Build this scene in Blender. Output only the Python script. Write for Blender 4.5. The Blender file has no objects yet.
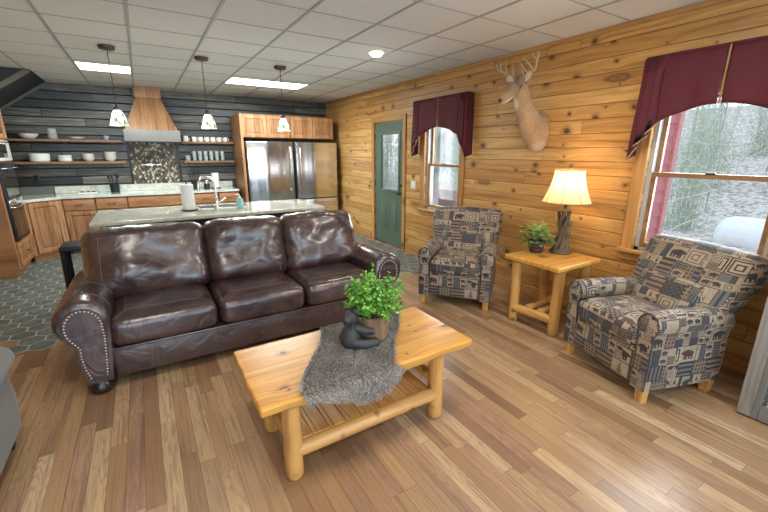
import bpy, bmesh, math, random
from mathutils import Vector, Matrix, Euler, noise as mnoise
R = math.radians
PI = math.pi
scene = bpy.context.scene
COL = scene.collection
random.seed(7)

# ---------------------------------------------------------------- room constants (metres)
XR, YB, ZC = 3.56, 8.16, 2.614
XL, YF = -2.25, -2.3

# ================================================================ material helper
class NT:
    def __init__(s, name):
        s.m = bpy.data.materials.new(name)
        s.m.use_nodes = True
        s.t = s.m.node_tree
        s.t.nodes.clear()
    def node(s, typ, **kw):
        n = s.t.nodes.new(typ)
        for k, v in kw.items():
            setattr(n, k, v)
        return n
    def put(s, sock, val):
        if isinstance(val, bpy.types.NodeSocket):
            s.t.links.new(val, sock)
        elif val is not None:
            if sock.type == 'RGBA' and len(val) == 3:
                val = (*val, 1)
            sock.default_value = val
    def math(s, op, a, b=None, c=None, clamp=False):
        n = s.node('ShaderNodeMath', operation=op, use_clamp=clamp)
        for i, v in enumerate((a, b, c)):
            if v is not None:
                s.put(n.inputs[i], v)
        return n.outputs[0]
    def add(s, a, b): return s.math('ADD', a, b)
    def sub(s, a, b): return s.math('SUBTRACT', a, b)
    def mul(s, a, b): return s.math('MULTIPLY', a, b)
    def div(s, a, b): return s.math('DIVIDE', a, b)
    def mn(s, a, b): return s.math('MINIMUM', a, b)
    def mx(s, a, b): return s.math('MAXIMUM', a, b)
    def lt(s, a, b): return s.math('LESS_THAN', a, b)
    def gt(s, a, b): return s.math('GREATER_THAN', a, b)
    def floor(s, a): return s.math('FLOOR', a)
    def fract(s, a): return s.math('FRACT', a)
    def abs(s, a): return s.math('ABSOLUTE', a)
    def sstep(s, x, lo, hi):
        n = s.node('ShaderNodeMapRange', interpolation_type='SMOOTHSTEP')
        s.put(n.inputs[0], x); s.put(n.inputs[1], lo); s.put(n.inputs[2], hi)
        n.inputs[3].default_value = 0; n.inputs[4].default_value = 1
        return n.outputs[0]
    def coords(s, kind='Object'):
        return s.node('ShaderNodeTexCoord').outputs[kind]
    def sep(s, v):
        n = s.node('ShaderNodeSeparateXYZ'); s.put(n.inputs[0], v)
        return n.outputs[0], n.outputs[1], n.outputs[2]
    def comb(s, x, y, z=0.0):
        n = s.node('ShaderNodeCombineXYZ')
        s.put(n.inputs[0], x); s.put(n.inputs[1], y); s.put(n.inputs[2], z)
        return n.outputs[0]
    def noise(s, v, scale, detail=2, rough=.5, dist=0):
        n = s.node('ShaderNodeTexNoise')
        s.put(n.inputs['Vector'], v)
        n.inputs['Scale'].default_value = scale; n.inputs['Detail'].default_value = detail
        n.inputs['Roughness'].default_value = rough; n.inputs['Distortion'].default_value = dist
        return n.outputs[0]
    def voro(s, v, scale, feature='F1', dims='3D', rand=1.0, metric='EUCLIDEAN'):
        n = s.node('ShaderNodeTexVoronoi', feature=feature, voronoi_dimensions=dims)
        if feature != 'DISTANCE_TO_EDGE':
            n.distance = metric
        s.put(n.inputs['Vector'], v)
        n.inputs['Scale'].default_value = scale; n.inputs['Randomness'].default_value = rand
        return n
    def white(s, v):
        n = s.node('ShaderNodeTexWhiteNoise', noise_dimensions='3D'); s.put(n.inputs[0], v)
        return n.outputs['Value'], n.outputs['Color']
    def ramp(s, fac, stops, interp='LINEAR'):
        n = s.node('ShaderNodeValToRGB')
        cr = n.color_ramp; cr.interpolation = interp
        while len(cr.elements) < len(stops):
            cr.elements.new(0.5)
        for e, (p, c) in zip(cr.elements, stops):
            e.position = p; e.color = (*c, 1) if len(c) == 3 else c
        s.put(n.inputs[0], fac)
        return n.outputs[0]
    def mix(s, fac, a, b, blend='MIX'):
        n = s.node('ShaderNodeMix', data_type='RGBA', blend_type=blend)
        s.put(n.inputs[0], fac); s.put(n.inputs[6], a); s.put(n.inputs[7], b)
        return n.outputs[2]
    def bump(s, h, strength=.3, dist=.01, normal=None):
        n = s.node('ShaderNodeBump')
        n.inputs['Strength'].default_value = strength; n.inputs['Distance'].default_value = dist
        s.put(n.inputs['Height'], h)
        if normal is not None: s.put(n.inputs['Normal'], normal)
        return n.outputs[0]
    def finish(s, shader):
        o = s.node('ShaderNodeOutputMaterial'); s.t.links.new(shader, o.inputs[0]); return s.m
    def bsdf(s, color, rough=.5, normal=None, **kw):
        n = s.node('ShaderNodeBsdfPrincipled')
        s.put(n.inputs['Base Color'], color); s.put(n.inputs['Roughness'], rough)
        if normal is not None: s.put(n.inputs['Normal'], normal)
        for k, v in kw.items():
            s.put(n.inputs[k.replace('_', ' ')], v)
        return s.finish(n.outputs[0])

def plain(name, color, rough=.5, **kw):
    """slightly mottled single colour"""
    t = NT(name)
    n = t.noise(t.coords(), 9, 3)
    c = t.mix(t.mul(n, .5), color, tuple(x * .72 for x in color))
    return t.bsdf(c, rough, **kw)

def axis(t, v, a):
    x, y, z = t.sep(v)
    return {'x': x, 'y': y, 'z': z}[a]

def board_field(t, u, v, w, L):
    r = t.floor(t.div(v, w)); fv = t.fract(t.div(v, w))
    rr, _ = t.white(t.comb(r, 13.7, .5))
    uu = t.add(u, t.mul(rr, L * 7.3))
    seg = t.floor(t.div(uu, L)); fu = t.fract(t.div(uu, L))
    rb, rc = t.white(t.comb(r, seg, 3.1))
    ev = t.mul(t.mn(fv, t.sub(1.0, fv)), w)
    eu = t.mul(t.mn(fu, t.sub(1.0, fu)), L)
    return dict(row=r, rb=rb, rc=rc, ev=ev, eu=eu, fv=fv)

def pine(name, ua, va, w=.125, L=3.2, cols=((.62, .33, .10), (.72, .42, .15), (.52, .25, .07)), dark=(.16, .06, .02),
         knots=.45, groove=.004, rough=.42, kscale=3.4, gstr=.5, coat=.0, groove_col=(.10, .04, .012), bigknots=False):
    t = NT(name)
    P = t.coords()
    u, v = axis(t, P, ua), axis(t, P, va)
    o = 3.0
    u = t.add(u, 20.0); v = t.add(v, 20.0)
    f = board_field(t, u, v, w, L)
    ku = t.add(u, t.add(t.mul(f['rb'], 31.0), t.mul(f['row'], 3.37)))
    kw = t.noise(t.comb(ku, v, 2.0), 16, 2)
    vo = t.voro(t.comb(t.add(t.mul(ku, .8), t.mul(kw, .03)), t.add(v, t.mul(kw, .022)), 0.0), kscale, dims='2D')
    d = vo.outputs['Distance']
    cr, cg, cb = t.sep(vo.outputs['Color'])
    rad = t.add(.022, t.mul(t.math('POWER', t.mul(t.mx(t.sub(cr, 1 - knots), 0.0), 1 / max(knots, .01)), 2.4), .125))
    has = t.gt(cr, 1 - knots)
    infl = t.mul(t.mul(t.math('POWER', t.mx(t.sub(1.0, t.mul(d, 2.2)), 0.0), 2.0), has), .045)
    gv = t.add(v, infl)
    grain = t.noise(t.comb(t.mul(ku, 1.3), t.mul(gv, 26), f['rb']), 1.0, 4, .6, .8)
    fine = t.noise(t.comb(t.mul(ku, 6), t.mul(gv, 160), f['rb']), 1.0, 2, .5)
    base = t.ramp(f['rb'], [(0, cols[2]), (.45, cols[0]), (1, cols[1])])
    g = t.ramp(grain, [(.28, (.55, .43, .34)), (.5, (.95, .92, .88)), (.72, (1.18, 1.18, 1.16))])
    c = t.mix(1.0, base, g, 'MULTIPLY')
    c = t.mix(t.mul(fine, .25), c, tuple(x * .55 for x in cols[0]))
    blot = t.noise(t.comb(t.mul(ku, 1.0), t.mul(v, 3.0), 5.0), 1.0, 2)
    c = t.mix(t.mul(t.sstep(blot, .5, .8), .45), c, tuple(x * .62 for x in cols[2]))
    halo = t.mul(t.sub(1.0, t.sstep(d, t.mul(rad, 1.0), t.add(t.mul(rad, 2.2), .02))), has)
    c = t.mix(t.mul(halo, .6), c, tuple((a + b) * .45 for a, b in zip(cols[2], dark)))
    kn = t.mul(t.sub(1.0, t.sstep(d, t.mul(rad, .55), t.add(rad, .012))), has)
    c = t.mix(t.mul(kn, .88), c, dark)
    if bigknots:
        vb = t.voro(t.comb(t.add(t.mul(ku, .30), t.mul(kw, .04)), t.add(v, t.mul(kw, .03)), 4.0), 2.6, dims='2D')
        hb = t.gt(t.sep(vb.outputs['Color'])[0], .72)
        db = vb.outputs['Distance']
        ringb = t.mul(t.sstep(db, .02, .06), t.sub(1.0, t.sstep(db, .075, .10)))
        core = t.sub(1.0, t.sstep(db, .015, .05))
        c = t.mix(t.mul(t.mul(t.mx(ringb, core), hb), .8), c, dark)
        c = t.mix(t.mul(t.mul(t.sub(1.0, t.sstep(db, .08, .22)), hb), .35), c, tuple(x * .55 for x in cols[2]))
    nrm = None
    if groove > 0:
        e = t.mn(f['ev'], t.mul(f['eu'], 1.6))
        gm = t.sub(1.0, t.sstep(e, groove * .35, groove))
        c = t.mix(t.mul(gm, .85), c, groove_col)
        h = t.sstep(f['ev'], 0.0, groove * 2.2)
        nrm = t.bump(h, gstr, .006)
    return t.bsdf(c, rough, nrm, Coat_Weight=coat, Coat_Roughness=.2)

def log_mat(name, ax, col=(.57, .305, .088), col2=(.37, .17, .045), dark=(.20, .08, .025), rough=.4):
    t = NT(name)
    P = t.coords()
    x, y, z = t.sep(P)
    s = {'x': (1.6, 22, 22), 'y': (22, 1.6, 22), 'z': (22, 22, 1.6)}[ax]
    g = t.noise(t.comb(t.mul(x, s[0]), t.mul(y, s[1]), t.mul(z, s[2])), 1, 4, .6, .5)
    c = t.ramp(g, [(.28, col2), (.5, col), (.75, tuple(min(1, v * 1.15) for v in col))])
    vo = t.voro(P, 13.0)
    cr, _, _ = t.sep(vo.outputs['Color'])
    kn = t.mul(t.sub(1.0, t.sstep(vo.outputs['Distance'], .14, .38)), t.gt(cr, .6))
    c = t.mix(t.mul(kn, .85), c, dark)
    h = t.noise(P, 14, 2)
    return t.bsdf(c, rough, t.bump(h, .25, .01), Coat_Weight=.25, Coat_Roughness=.2)

def hardwood():
    t = NT('oak_floor_planks')
    P = t.coords()
    x, y, z = t.sep(P)
    u = t.add(y, 30.0); v = t.add(x, 30.0)
    f = board_field(t, u, v, .081, .78)
    base = t.ramp(f['rb'], [(0, (.185, .100, .050)), (.10, (.30, .175, .090)), (.24, (.40, .250, .130)), (.36, (.27, .165, .090)), (.48, (.50, .345, .190)), (.56, (.38, .240, .125)),
                            (.66, (.31, .175, .110)), (.76, (.57, .41, .240)), (.84, (.35, .225, .120)), (.93, (.46, .30, .16)), (1, (.24, .13, .080))])
    ku = t.add(u, t.mul(f['rb'], 41.0))
    rot = t.noise(t.comb(t.mul(ku, 1.5), t.mul(v, 13.0), f['rb']), 1, 2, .5)
    ring = t.fract(t.mul(rot, 13.0))
    ring = t.abs(t.sub(t.mul(ring, 2), 1.0))
    grain = t.noise(t.comb(t.mul(ku, 3), t.mul(v, 110), f['rb']), 1, 3, .6, .3)
    c = t.mix(t.mul(t.mul(t.sstep(ring, .35, 1.0), t.sstep(f['rb'], .1, .7)), .34), base, (.17, .085, .042))
    c = t.mix(t.mul(t.sstep(grain, .48, .72), .55), c, (.17, .09, .05))
    c = t.mix(t.mul(t.sstep(t.noise(t.comb(t.mul(ku, .9), t.mul(v, 34), 7.7), 1, 2, .5, .4), .6, .72), .55), c, (.13, .075, .055))
    big = t.noise(t.comb(t.mul(ku, 1.1), t.mul(v, 9), 3.3), 1, 2)
    c = t.mix(t.mul(t.sstep(big, .55, .72), .50), c, (.15, .085, .06))
    e = t.mn(f['ev'], f['eu'])
    gm = t.sub(1.0, t.sstep(e, .0004, .0018))
    c = t.mix(t.mul(gm, .7), c, (.08, .04, .02))
    rough = t.add(.24, t.mul(grain, .18))
    return t.bsdf(c, rough, t.bump(t.add(t.mul(grain, .2), t.sstep(e, 0.0, .002)), .12, .003), Coat_Weight=.25, Coat_Roughness=.22)

def kitchen_boards():
    t = NT('weathered_blue_grey_boards')
    P = t.coords()
    x, y, z = t.sep(P)
    u = t.add(x, 30.0); v = t.add(z, 20.038)
    f = board_field(t, u, v, .131, 1.7)
    base = t.ramp(f['rb'], [(0, (.015, .016, .016)), (.2, (.045, .049, .048)), (.36, (.115, .112, .095)), (.5, (.024, .028, .029)),
                            (.66, (.155, .145, .118)), (.82, (.030, .042, .052)), (1, (.080, .083, .078))])
    ku = t.add(u, t.mul(f['rb'], 23.0))
    g = t.noise(t.comb(t.mul(ku, 2.0), t.mul(v, 40), f['rb']), 1, 4, .65, .6)
    c = t.mix(1.0, base, t.ramp(g, [(.25, (.35, .35, .37)), (.5, (1, 1, 1)), (.72, (2.6, 2.55, 2.4))]), 'MULTIPLY')
    bl = t.noise(t.comb(t.mul(ku, 1.6), t.mul(v, 5), 1.0), 1, 2)
    c = t.mix(t.mul(t.sstep(bl, .60, .78), .5), c, (.035, .075, .13))
    gm = t.sub(1.0, t.sstep(t.mn(f['ev'], f['eu']), .003, .009))
    c = t.mix(gm, c, (.006, .007, .009))
    return t.bsdf(c, .38, t.bump(t.sstep(f['ev'], 0, .012), .8, .012))

def cabinet_wood(name='knotty_hickory', ua='z', va='x', tint=1.0):
    t = NT(name)
    P = t.coords()
    u, v = t.add(axis(t, P, ua), 11.0), t.add(axis(t, P, va), 11.0)
    f = board_field(t, u, v, .11, 4.0)
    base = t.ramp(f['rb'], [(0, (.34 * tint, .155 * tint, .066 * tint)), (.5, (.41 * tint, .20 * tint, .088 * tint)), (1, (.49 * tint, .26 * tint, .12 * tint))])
    g = t.noise(t.comb(t.mul(u, 2.2), t.mul(v, 22), f['rb']), 1, 4, .6, 1.4)
    c = t.mix(1.0, base, t.ramp(g, [(.25, (.45, .37, .31)), (.5, (1, 1, 1)), (.75, (1.3, 1.3, 1.3))]), 'MULTIPLY')
    vo = t.voro(P, 5.5)
    cr, _, _ = t.sep(vo.outputs['Color'])
    kn = t.mul(t.sub(1.0, t.sstep(vo.outputs['Distance'], .04, .13)), t.gt(cr, .6))
    c = t.mix(t.mul(kn, .7), c, (.09, .035, .015))
    return t.bsdf(c, .4)

def granite(name='pale_green_granite', light=(.74, .75, .67), mid=(.52, .55, .47), dk=(.20, .20, .165)):
    t = NT(name)
    P = t.coords()
    n1 = t.noise(P, 55, 4, .7); n2 = t.noise(P, 9, 4, .6, .8); n3 = t.voro(P, 120).outputs['Distance']
    c = t.ramp(n2, [(.3, mid), (.6, light)])
    c = t.mix(t.sstep(n1, .56, .68), c, dk)
    c = t.mix(t.mul(t.sub(1.0, t.sstep(n3, .12, .3)), .5), c, (.75, .74, .68))
    return t.bsdf(c, .12, Coat_Weight=.5)

def leather():
    t = NT('dark_brown_leather')
    P = t.coords()
    n = t.noise(P, 5.5, 4, .6, .6)
    c = t.ramp(n, [(.3, (.024, .012, .013)), (.5, (.046, .023, .023)), (.75, (.090, .046, .040))])
    fine = t.voro(P, 260).outputs['Distance']
    wr = t.noise(P, 7, 2, .45, 1.2)
    b1 = t.bump(fine, .12, .001)
    b2 = t.bump(wr, .55, .03, b1)
    rough = t.add(.27, t.mul(n, .16))
    return t.bsdf(c, rough, b2, Coat_Weight=.9, Coat_Roughness=.22, Specular_IOR_Level=.6)

def tapestry():
    """lodge upholstery: patchwork of big and small blocks with frames, checks, stripes, pines and dark bears"""
    t = NT('lodge_tapestry_fabric')
    uv = t.coords('UV')
    wob = t.noise(uv, 9, 1)
    ux, uy, _ = t.sep(uv)
    ux = t.add(ux, t.mul(t.sub(wob, .5), .012)); uy = t.add(uy, t.mul(t.sub(wob, .5), .012))
    def block(cw, ch, seed):
        gx, gy = t.div(t.add(ux, 50.0), cw), t.div(t.add(uy, 50.0), ch)
        ry = t.floor(gy)
        gx = t.add(gx, t.mul(t.white(t.comb(ry, seed, 0.0))[0], 3.0))
        rx = t.floor(gx)
        val, colr = t.white(t.comb(rx, ry, seed))
        a, b, c3 = t.sep(colr)
        X, Y = t.sub(t.fract(gx), .5), t.sub(t.fract(gy), .5)
        aX, aY = t.abs(X), t.abs(Y)
        m = t.mx(aX, aY)
        ground = t.ramp(a, [(0, (.42, .34, .25)), (.2, (.12, .09, .07)), (.34, (.52, .44, .34)), (.5, (.06, .065, .085)), (.60, (.25, .195, .15)), (.72, (.15, .16, .19)), (.86, (.47, .39, .29))], 'CONSTANT')
        ink = t.ramp(b, [(0, (.014, .012, .014)), (.4, (.022, .025, .038)), (.62, (.07, .018, .016)), (.76, (.03, .02, .016)), (.9, (.18, .145, .11))], 'CONSTANT')
        fr = t.gt(t.fract(t.mul(m, 5.0)), .6)
        ck = t.gt(t.mul(t.sub(t.fract(t.mul(t.add(X, .5), 3.0)), .5), t.sub(t.fract(t.mul(t.add(Y, .5), 3.0)), .5)), 0.0)
        dx, dy = t.sub(t.fract(t.mul(t.add(X, .5), 5.0)), .5), t.sub(t.fract(t.mul(t.add(Y, .5), 4.0)), .5)
        dots = t.lt(t.add(t.mul(dx, dx), t.mul(dy, dy)), .085)
        st = t.gt(t.fract(t.mul(t.add(Y, .5), 3.0)), .55)
        sv = t.gt(t.fract(t.mul(t.add(X, .5), 4.0)), .55)
        flip = t.math('MULTIPLY_ADD', t.gt(c3, .5), 2.0, -1.0)
        FX = t.mul(X, flip)
        def ell(cx, cy, rx_, ry_):
            ex, ey = t.div(t.sub(FX, cx), rx_), t.div(t.sub(Y, cy), ry_)
            return t.lt(t.add(t.mul(ex, ex), t.mul(ey, ey)), 1.0)
        def rect(cx, cy, hx, hy):
            return t.mul(t.lt(t.abs(t.sub(FX, cx)), hx), t.lt(t.abs(t.sub(Y, cy)), hy))
        bear = ell(-.03, .03, .32, .18)
        for s_ in (ell(.06, .13, .18, .14), ell(.31, .08, .12, .11), ell(.42, .04, .07, .055), ell(.27, .19, .04, .05), rect(-.26, -.16, .06, .17), rect(-.09, -.17, .055, .16),
                   rect(.11, -.17, .055, .16), rect(.24, -.16, .055, .17)):
            bear = t.mx(bear, s_)
        tri = t.lt(t.mul(aX, 1.5), t.mul(t.sub(.42, Y), t.add(.45, t.mul(t.fract(t.mul(Y, 5.0)), -.22))))
        tree = t.mul(tri, t.gt(Y, -.36))
        pat = t.mul(bear, t.lt(val, .36))
        for lo, hi, p in ((.36, .54, fr), (.54, .62, ck), (.62, .70, dots), (.70, .78, st), (.78, .86, sv), (.86, .95, tree)):
            pat = t.mx(pat, t.mul(p, t.mul(t.gt(val, lo), t.lt(val, hi))))
        border = t.mul(t.gt(m, .455), t.gt(c3, .45))
        ground = t.mix(t.mul(t.lt(val, .36), .75), ground, (.46, .38, .28))
        c = t.mix(pat, ground, ink)
        return t.mix(t.mul(border, .9), c, ink)
    big = block(.145, .11, 2.3)
    small = block(.0725, .055, 7.1)
    by = t.floor(t.div(t.add(uy, 50.0), .11)); bx = t.floor(t.div(t.add(t.add(ux, 50.0), t.mul(by, .037)), .109))
    pick, _ = t.white(t.comb(bx, by, 4.4))
    c = t.mix(t.gt(pick, .52), big, small)
    wv = t.noise(uv, 380, 2); blotch = t.noise(uv, 22, 2)
    c = t.mix(1.0, c, (.74, .69, .63), 'MULTIPLY')
    c = t.mix(t.mul(wv, .22), c, (.12, .11, .105))
    c = t.mix(t.mul(t.sstep(blotch, .5, .75), .3), c, (.06, .055, .06))
    return t.bsdf(c, .62, t.bump(wv, .3, .002), Sheen_Weight=.08)

def fabric(name, col, col2=None, scale=260, rough=.9, sheen=.2):
    t = NT(name)
    P = t.coords()
    n = t.noise(P, scale, 2); n2 = t.noise(P, 7, 3)
    c = t.mix(n, col, col2 or tuple(x * .6 for x in col))
    c = t.mix(t.mul(n2, .35), c, tuple(x * .7 for x in col))
    return t.bsdf(c, rough, t.bump(n, .35, .003), Sheen_Weight=sheen)

def metal(name, col, rough=.3, aniso=0):
    t = NT(name)
    n = t.noise(t.coords(), 40, 2)
    return t.bsdf(col, t.add(rough, t.mul(n, .08)), Metallic=1.0, Anisotropic=aniso)

def glass_thin(name, tint=(1, 1, 1), gloss=.07):
    t = NT(name)
    tr = t.node('ShaderNodeBsdfTransparent'); tr.inputs[0].default_value = (*tint, 1)
    gl = t.node('ShaderNodeBsdfGlossy'); gl.inputs['Roughness'].default_value = .02
    lw = t.node('ShaderNodeLayerWeight'); lw.inputs[0].default_value = .25
    fac = t.math('MULTIPLY_ADD', lw.outputs['Fresnel'], .28, gloss * .3)
    m = t.node('ShaderNodeMixShader')
    t.put(m.inputs[0], fac); t.t.links.new(tr.outputs[0], m.inputs[1]); t.t.links.new(gl.outputs[0], m.inputs[2])
    return t.finish(m.outputs[0])

def emit(name, col, strength):
    t = NT(name)
    n = t.node('ShaderNodeEmission'); n.inputs[0].default_value = (*col, 1); n.inputs[1].default_value = strength
    return t.finish(n.outputs[0])

def leaf_mat(name, c1, c2, c3):
    t = NT(name)
    P = t.coords()
    n, _ = t.white(t.comb(*[t.floor(t.mul(q, 55.0)) for q in t.sep(P)]))
    c = t.ramp(n, [(0, c1), (.5, c2), (1, c3)])
    return t.bsdf(c, .45, Subsurface_Weight=0.0, Sheen_Weight=.1)

M = {}
M['wall'] = pine('knotty_pine_boards', 'y', 'z', w=.125, L=3.4, cols=((.60, .335, .105), (.70, .43, .155), (.49, .25, .070)), dark=(.085, .030, .012), knots=.62, kscale=4.2, bigknots=True)
M['wall_x'] = pine('knotty_pine_boards_across', 'x', 'z', w=.125, L=3.4, cols=((.60, .335, .105), (.70, .43, .155), (.49, .25, .070)), dark=(.085, .030, .012), knots=.62, kscale=4.2, bigknots=True)
M['trim_z'] = pine('pine_trim_upright', 'z', 'y', w=.6, L=6, cols=((.52, .275, .09), (.57, .31, .11), (.46, .23, .075)), knots=.12, groove=0)
M['trim_y'] = pine('pine_trim_level', 'y', 'z', w=.6, L=6, cols=((.52, .275, .09), (.57, .31, .11), (.46, .23, .075)), knots=.12, groove=0)
M['trim_x'] = pine('pine_trim_across', 'x', 'z', w=.6, L=6, cols=((.52, .275, .09), (.57, .31, .11), (.46, .23, .075)), knots=.12, groove=0)
M['sash'] = pine('brown_window_sash', 'y', 'z', w=.6, L=6, cols=((.36, .20, .085), (.40, .235, .10), (.31, .165, .07)), knots=.1, groove=0)
M['table'] = pine('honey_pine_tabletop', 'x', 'y', w=.15, L=4, cols=((.66, .345, .075), (.76, .44, .12), (.56, .265, .05)), dark=(.10, .035, .012), knots=.75, kscale=3.6, groove=.0016, rough=.36, coat=.25, gstr=.15, groove_col=(.34, .15, .04))
M['log_x'] = log_mat('peeled_log_x', 'x'); M['log_y'] = log_mat('peeled_log_y', 'y'); M['log_z'] = log_mat('peeled_log_z', 'z')
M['floor'] = hardwood()
M['kwall'] = kitchen_boards()
M['cab'] = cabinet_wood()
M['cab_h'] = cabinet_wood('knotty_hickory_level', 'x', 'z')
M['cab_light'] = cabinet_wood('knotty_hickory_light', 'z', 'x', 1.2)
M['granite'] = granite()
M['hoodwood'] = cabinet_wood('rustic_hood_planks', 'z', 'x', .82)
M['cab_dark'] = cabinet_wood('knotty_hickory_shadow', 'z', 'x', .62)  # carcass tint with the shade of the door gaps put into the colour
M['shelfwood'] = cabinet_wood('shelf_plank', 'x', 'z', .72)
M['leather'] = leather()
M['tapestry'] = tapestry()
M['welt'] = fabric('dark_welt_cord', (.05, .04, .038), None, 300, .8)
M['stitch'] = plain('tan_stitching', (.17, .105, .08), .6)
M['nail'] = metal('antique_brass_nails', (.52, .45, .36), .32)
M['darkwood'] = plain('near_black_wood', (.018, .014, .012), .25)
M['blackpaint'] = plain('black_paint', (.012, .014, .017), .4)
M['bronze'] = metal('oil_rubbed_bronze', (.12, .09, .07), .4)
t_ = NT('brushed_steel')
tg = t_.node('ShaderNodeTangent', direction_type='RADIAL', axis='Z')
bx_, by_, bz_ = t_.sep(t_.coords())
st_ = t_.noise(t_.comb(t_.mul(bx_, 2.6), 0.0, t_.mul(bz_, .04)), 1.6, 0)
M['steel'] = t_.bsdf(t_.mix(st_, (.88, .89, .90), (.60, .60, .61)), .2, t_.bump(st_, .6, .06), Metallic=1.0)
M['chrome'] = metal('brushed_nickel', (.70, .69, .66), .22)
M['hoodmetal'] = plain('hammered_grey_metal', (.25, .25, .235), .5)
M['white_ceramic'] = plain('white_ceramic', (.92, .90, .85), .25)
M['paper'] = plain('white_paper', (.82, .82, .82), .9)
M['green_door'] = plain('sage_green_paint', (.095, .148, .105), .42)
M['glass'] = glass_thin('window_glass')
t_ = NT('tumbler_glass')
tr_ = t_.node('ShaderNodeBsdfTransparent'); tr_.inputs[0].default_value = (.9, .93, .93, 1)
pr_ = t_.node('ShaderNodeBsdfPrincipled'); pr_.inputs['Base Color'].default_value = (.88, .90, .90, 1); pr_.inputs['Roughness'].default_value = .12
mx_ = t_.node('ShaderNodeMixShader'); mx_.inputs[0].default_value = .24
t_.t.links.new(tr_.outputs[0], mx_.inputs[1]); t_.t.links.new(pr_.outputs[0], mx_.inputs[2])
M['tumbler'] = t_.finish(mx_.outputs[0])
M['vinyl'] = plain('grey_white_vinyl', (.46, .46, .45), .4)
M['burgundy'] = fabric('burgundy_damask', (.130, .012, .024), (.058, .005, .010), 110, .8, .02)
M['gold_trim'] = fabric('gold_cord', (.42, .26, .10), None, 300, .6)
M['grey_fabric'] = fabric('grey_upholstery', (.17, .168, .15), (.095, .093, .085), 250, .95)
M['plastic_white'] = plain('switch_plate_white', (.78, .76, .70), .4)
M['red_siding'] = plain('red_vinyl_siding', (.52, .20, .24), .6)
M['tank'] = plain('white_tank_paint', (.86, .90, .92), .35)
M['bearblack'] = plain('black_bear_resin', (.030, .032, .034), .55)
M['soil'] = plain('dark_soil', (.03, .02, .014), .95)
M['lampbronze'] = plain('carved_antler_resin', (.115, .075, .042), .5)
M['purplepot'] = plain('plum_pot', (.065, .026, .035), .5)
M['aqua'] = plain('aqua_soap', (.30, .62, .60), .15)
M['black_gloss'] = plain('black_oven_glass', (.012, .012, .014), .06)
M['granite_edge'] = M['granite']

# ================================================================ mesh helpers
def newbm(): return bmesh.new()

def box(b, x0, x1, y0, y1, z0, z1, bev=0.0, seg=2, mat=None):
    r = bmesh.ops.create_cube(b, size=1)
    vs = r['verts']
    for v in vs:
        v.co = Vector(((x0 + x1) / 2 + v.co.x * (x1 - x0), (y0 + y1) / 2 + v.co.y * (y1 - y0), (z0 + z1) / 2 + v.co.z * (z1 - z0)))
    if bev > 0:
        es = list({e for v in vs for e in v.link_edges})
        r2 = bmesh.ops.bevel(b, geom=es, offset=bev, segments=seg, affect='EDGES', profile=.5)
        vs = list({v for f in r2['faces'] for v in f.verts} | {v for v in vs if v.is_valid})
    if mat is not None:
        for v in vs:
            v.co = mat @ v.co
    return vs

def tube(b, pts, radii, n=10, cap=True, ell=None, up=None):
    """round tube / loft through points; radii scalar, list, or list of (side, up) pairs"""
    pts = [Vector(p) for p in pts]
    if not isinstance(radii, (list, tuple)): radii = [radii] * len(pts)
    rings = []
    ref = Vector(up) if up else None
    prev = None
    for i, p in enumerate(pts):
        t = (pts[min(i + 1, len(pts) - 1)] - pts[max(i - 1, 0)]).normalized()
        if ref is not None:
            s = t.cross(ref)
            if s.length < 1e-4: s = Vector((1, 0, 0))
        elif prev is None:
            a = Vector((0, 0, 1)) if abs(t.z) < .9 else Vector((1, 0, 0))
            s = t.cross(a)
        else:
            s = prev - t * prev.dot(t)
        s.normalize(); prev = s
        w = s.cross(t).normalized()
        rr = radii[i]
        ra, rb = rr if isinstance(rr, (list, tuple)) else (rr, rr)
        rings.append([b.verts.new(p + s * (ra * math.cos(2 * PI * k / n)) + w * (rb * math.sin(2 * PI * k / n))) for k in range(n)])
    for i in range(len(rings) - 1):
        for k in range(n):
            b.faces.new((rings[i][k], rings[i][(k + 1) % n], rings[i + 1][(k + 1) % n], rings[i + 1][k]))
    if cap:
        b.faces.new(rings[0][::-1]); b.faces.new(rings[-1])
    return rings

def lathe(b, prof, c=(0, 0, 0), n=24, capb=True, capt=True):
    c = Vector(c)
    rings = []
    for r, z in prof:
        rings.append([b.verts.new(c + Vector((r * math.cos(2 * PI * k / n), r * math.sin(2 * PI * k / n), z))) for k in range(n)])
    for i in range(len(rings) - 1):
        for k in range(n):
            b.faces.new((rings[i][k], rings[i][(k + 1) % n], rings[i + 1][(k + 1) % n], rings[i + 1][k]))
    if capb: b.faces.new(rings[0][::-1])
    if capt: b.faces.new(rings[-1])

def prism(b, poly, ax, a0, a1):
    """extrude a 2D polygon along axis ax ('x','y','z')"""
    def mk(p, a):
        if ax == 'x': return Vector((a, p[0], p[1]))
        if ax == 'y': return Vector((p[0], a, p[1]))
        return Vector((p[0], p[1], a))
    A = [b.verts.new(mk(p, a0)) for p in poly]; B = [b.verts.new(mk(p, a1)) for p in poly]
    n = len(poly)
    b.faces.new(A[::-1]); b.faces.new(B)
    for i in range(n):
        b.faces.new((A[i], A[(i + 1) % n], B[(i + 1) % n], B[i]))

def ball(b, c, r, u=12, v=8, scale=(1, 1, 1)):
    res = bmesh.ops.create_uvsphere(b, u_segments=u, v_segments=v, radius=1)
    for q in res['verts']:
        q.co = Vector(c) + Vector((q.co.x * r * scale[0], q.co.y * r * scale[1], q.co.z * r * scale[2]))
    return res['verts']

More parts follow.
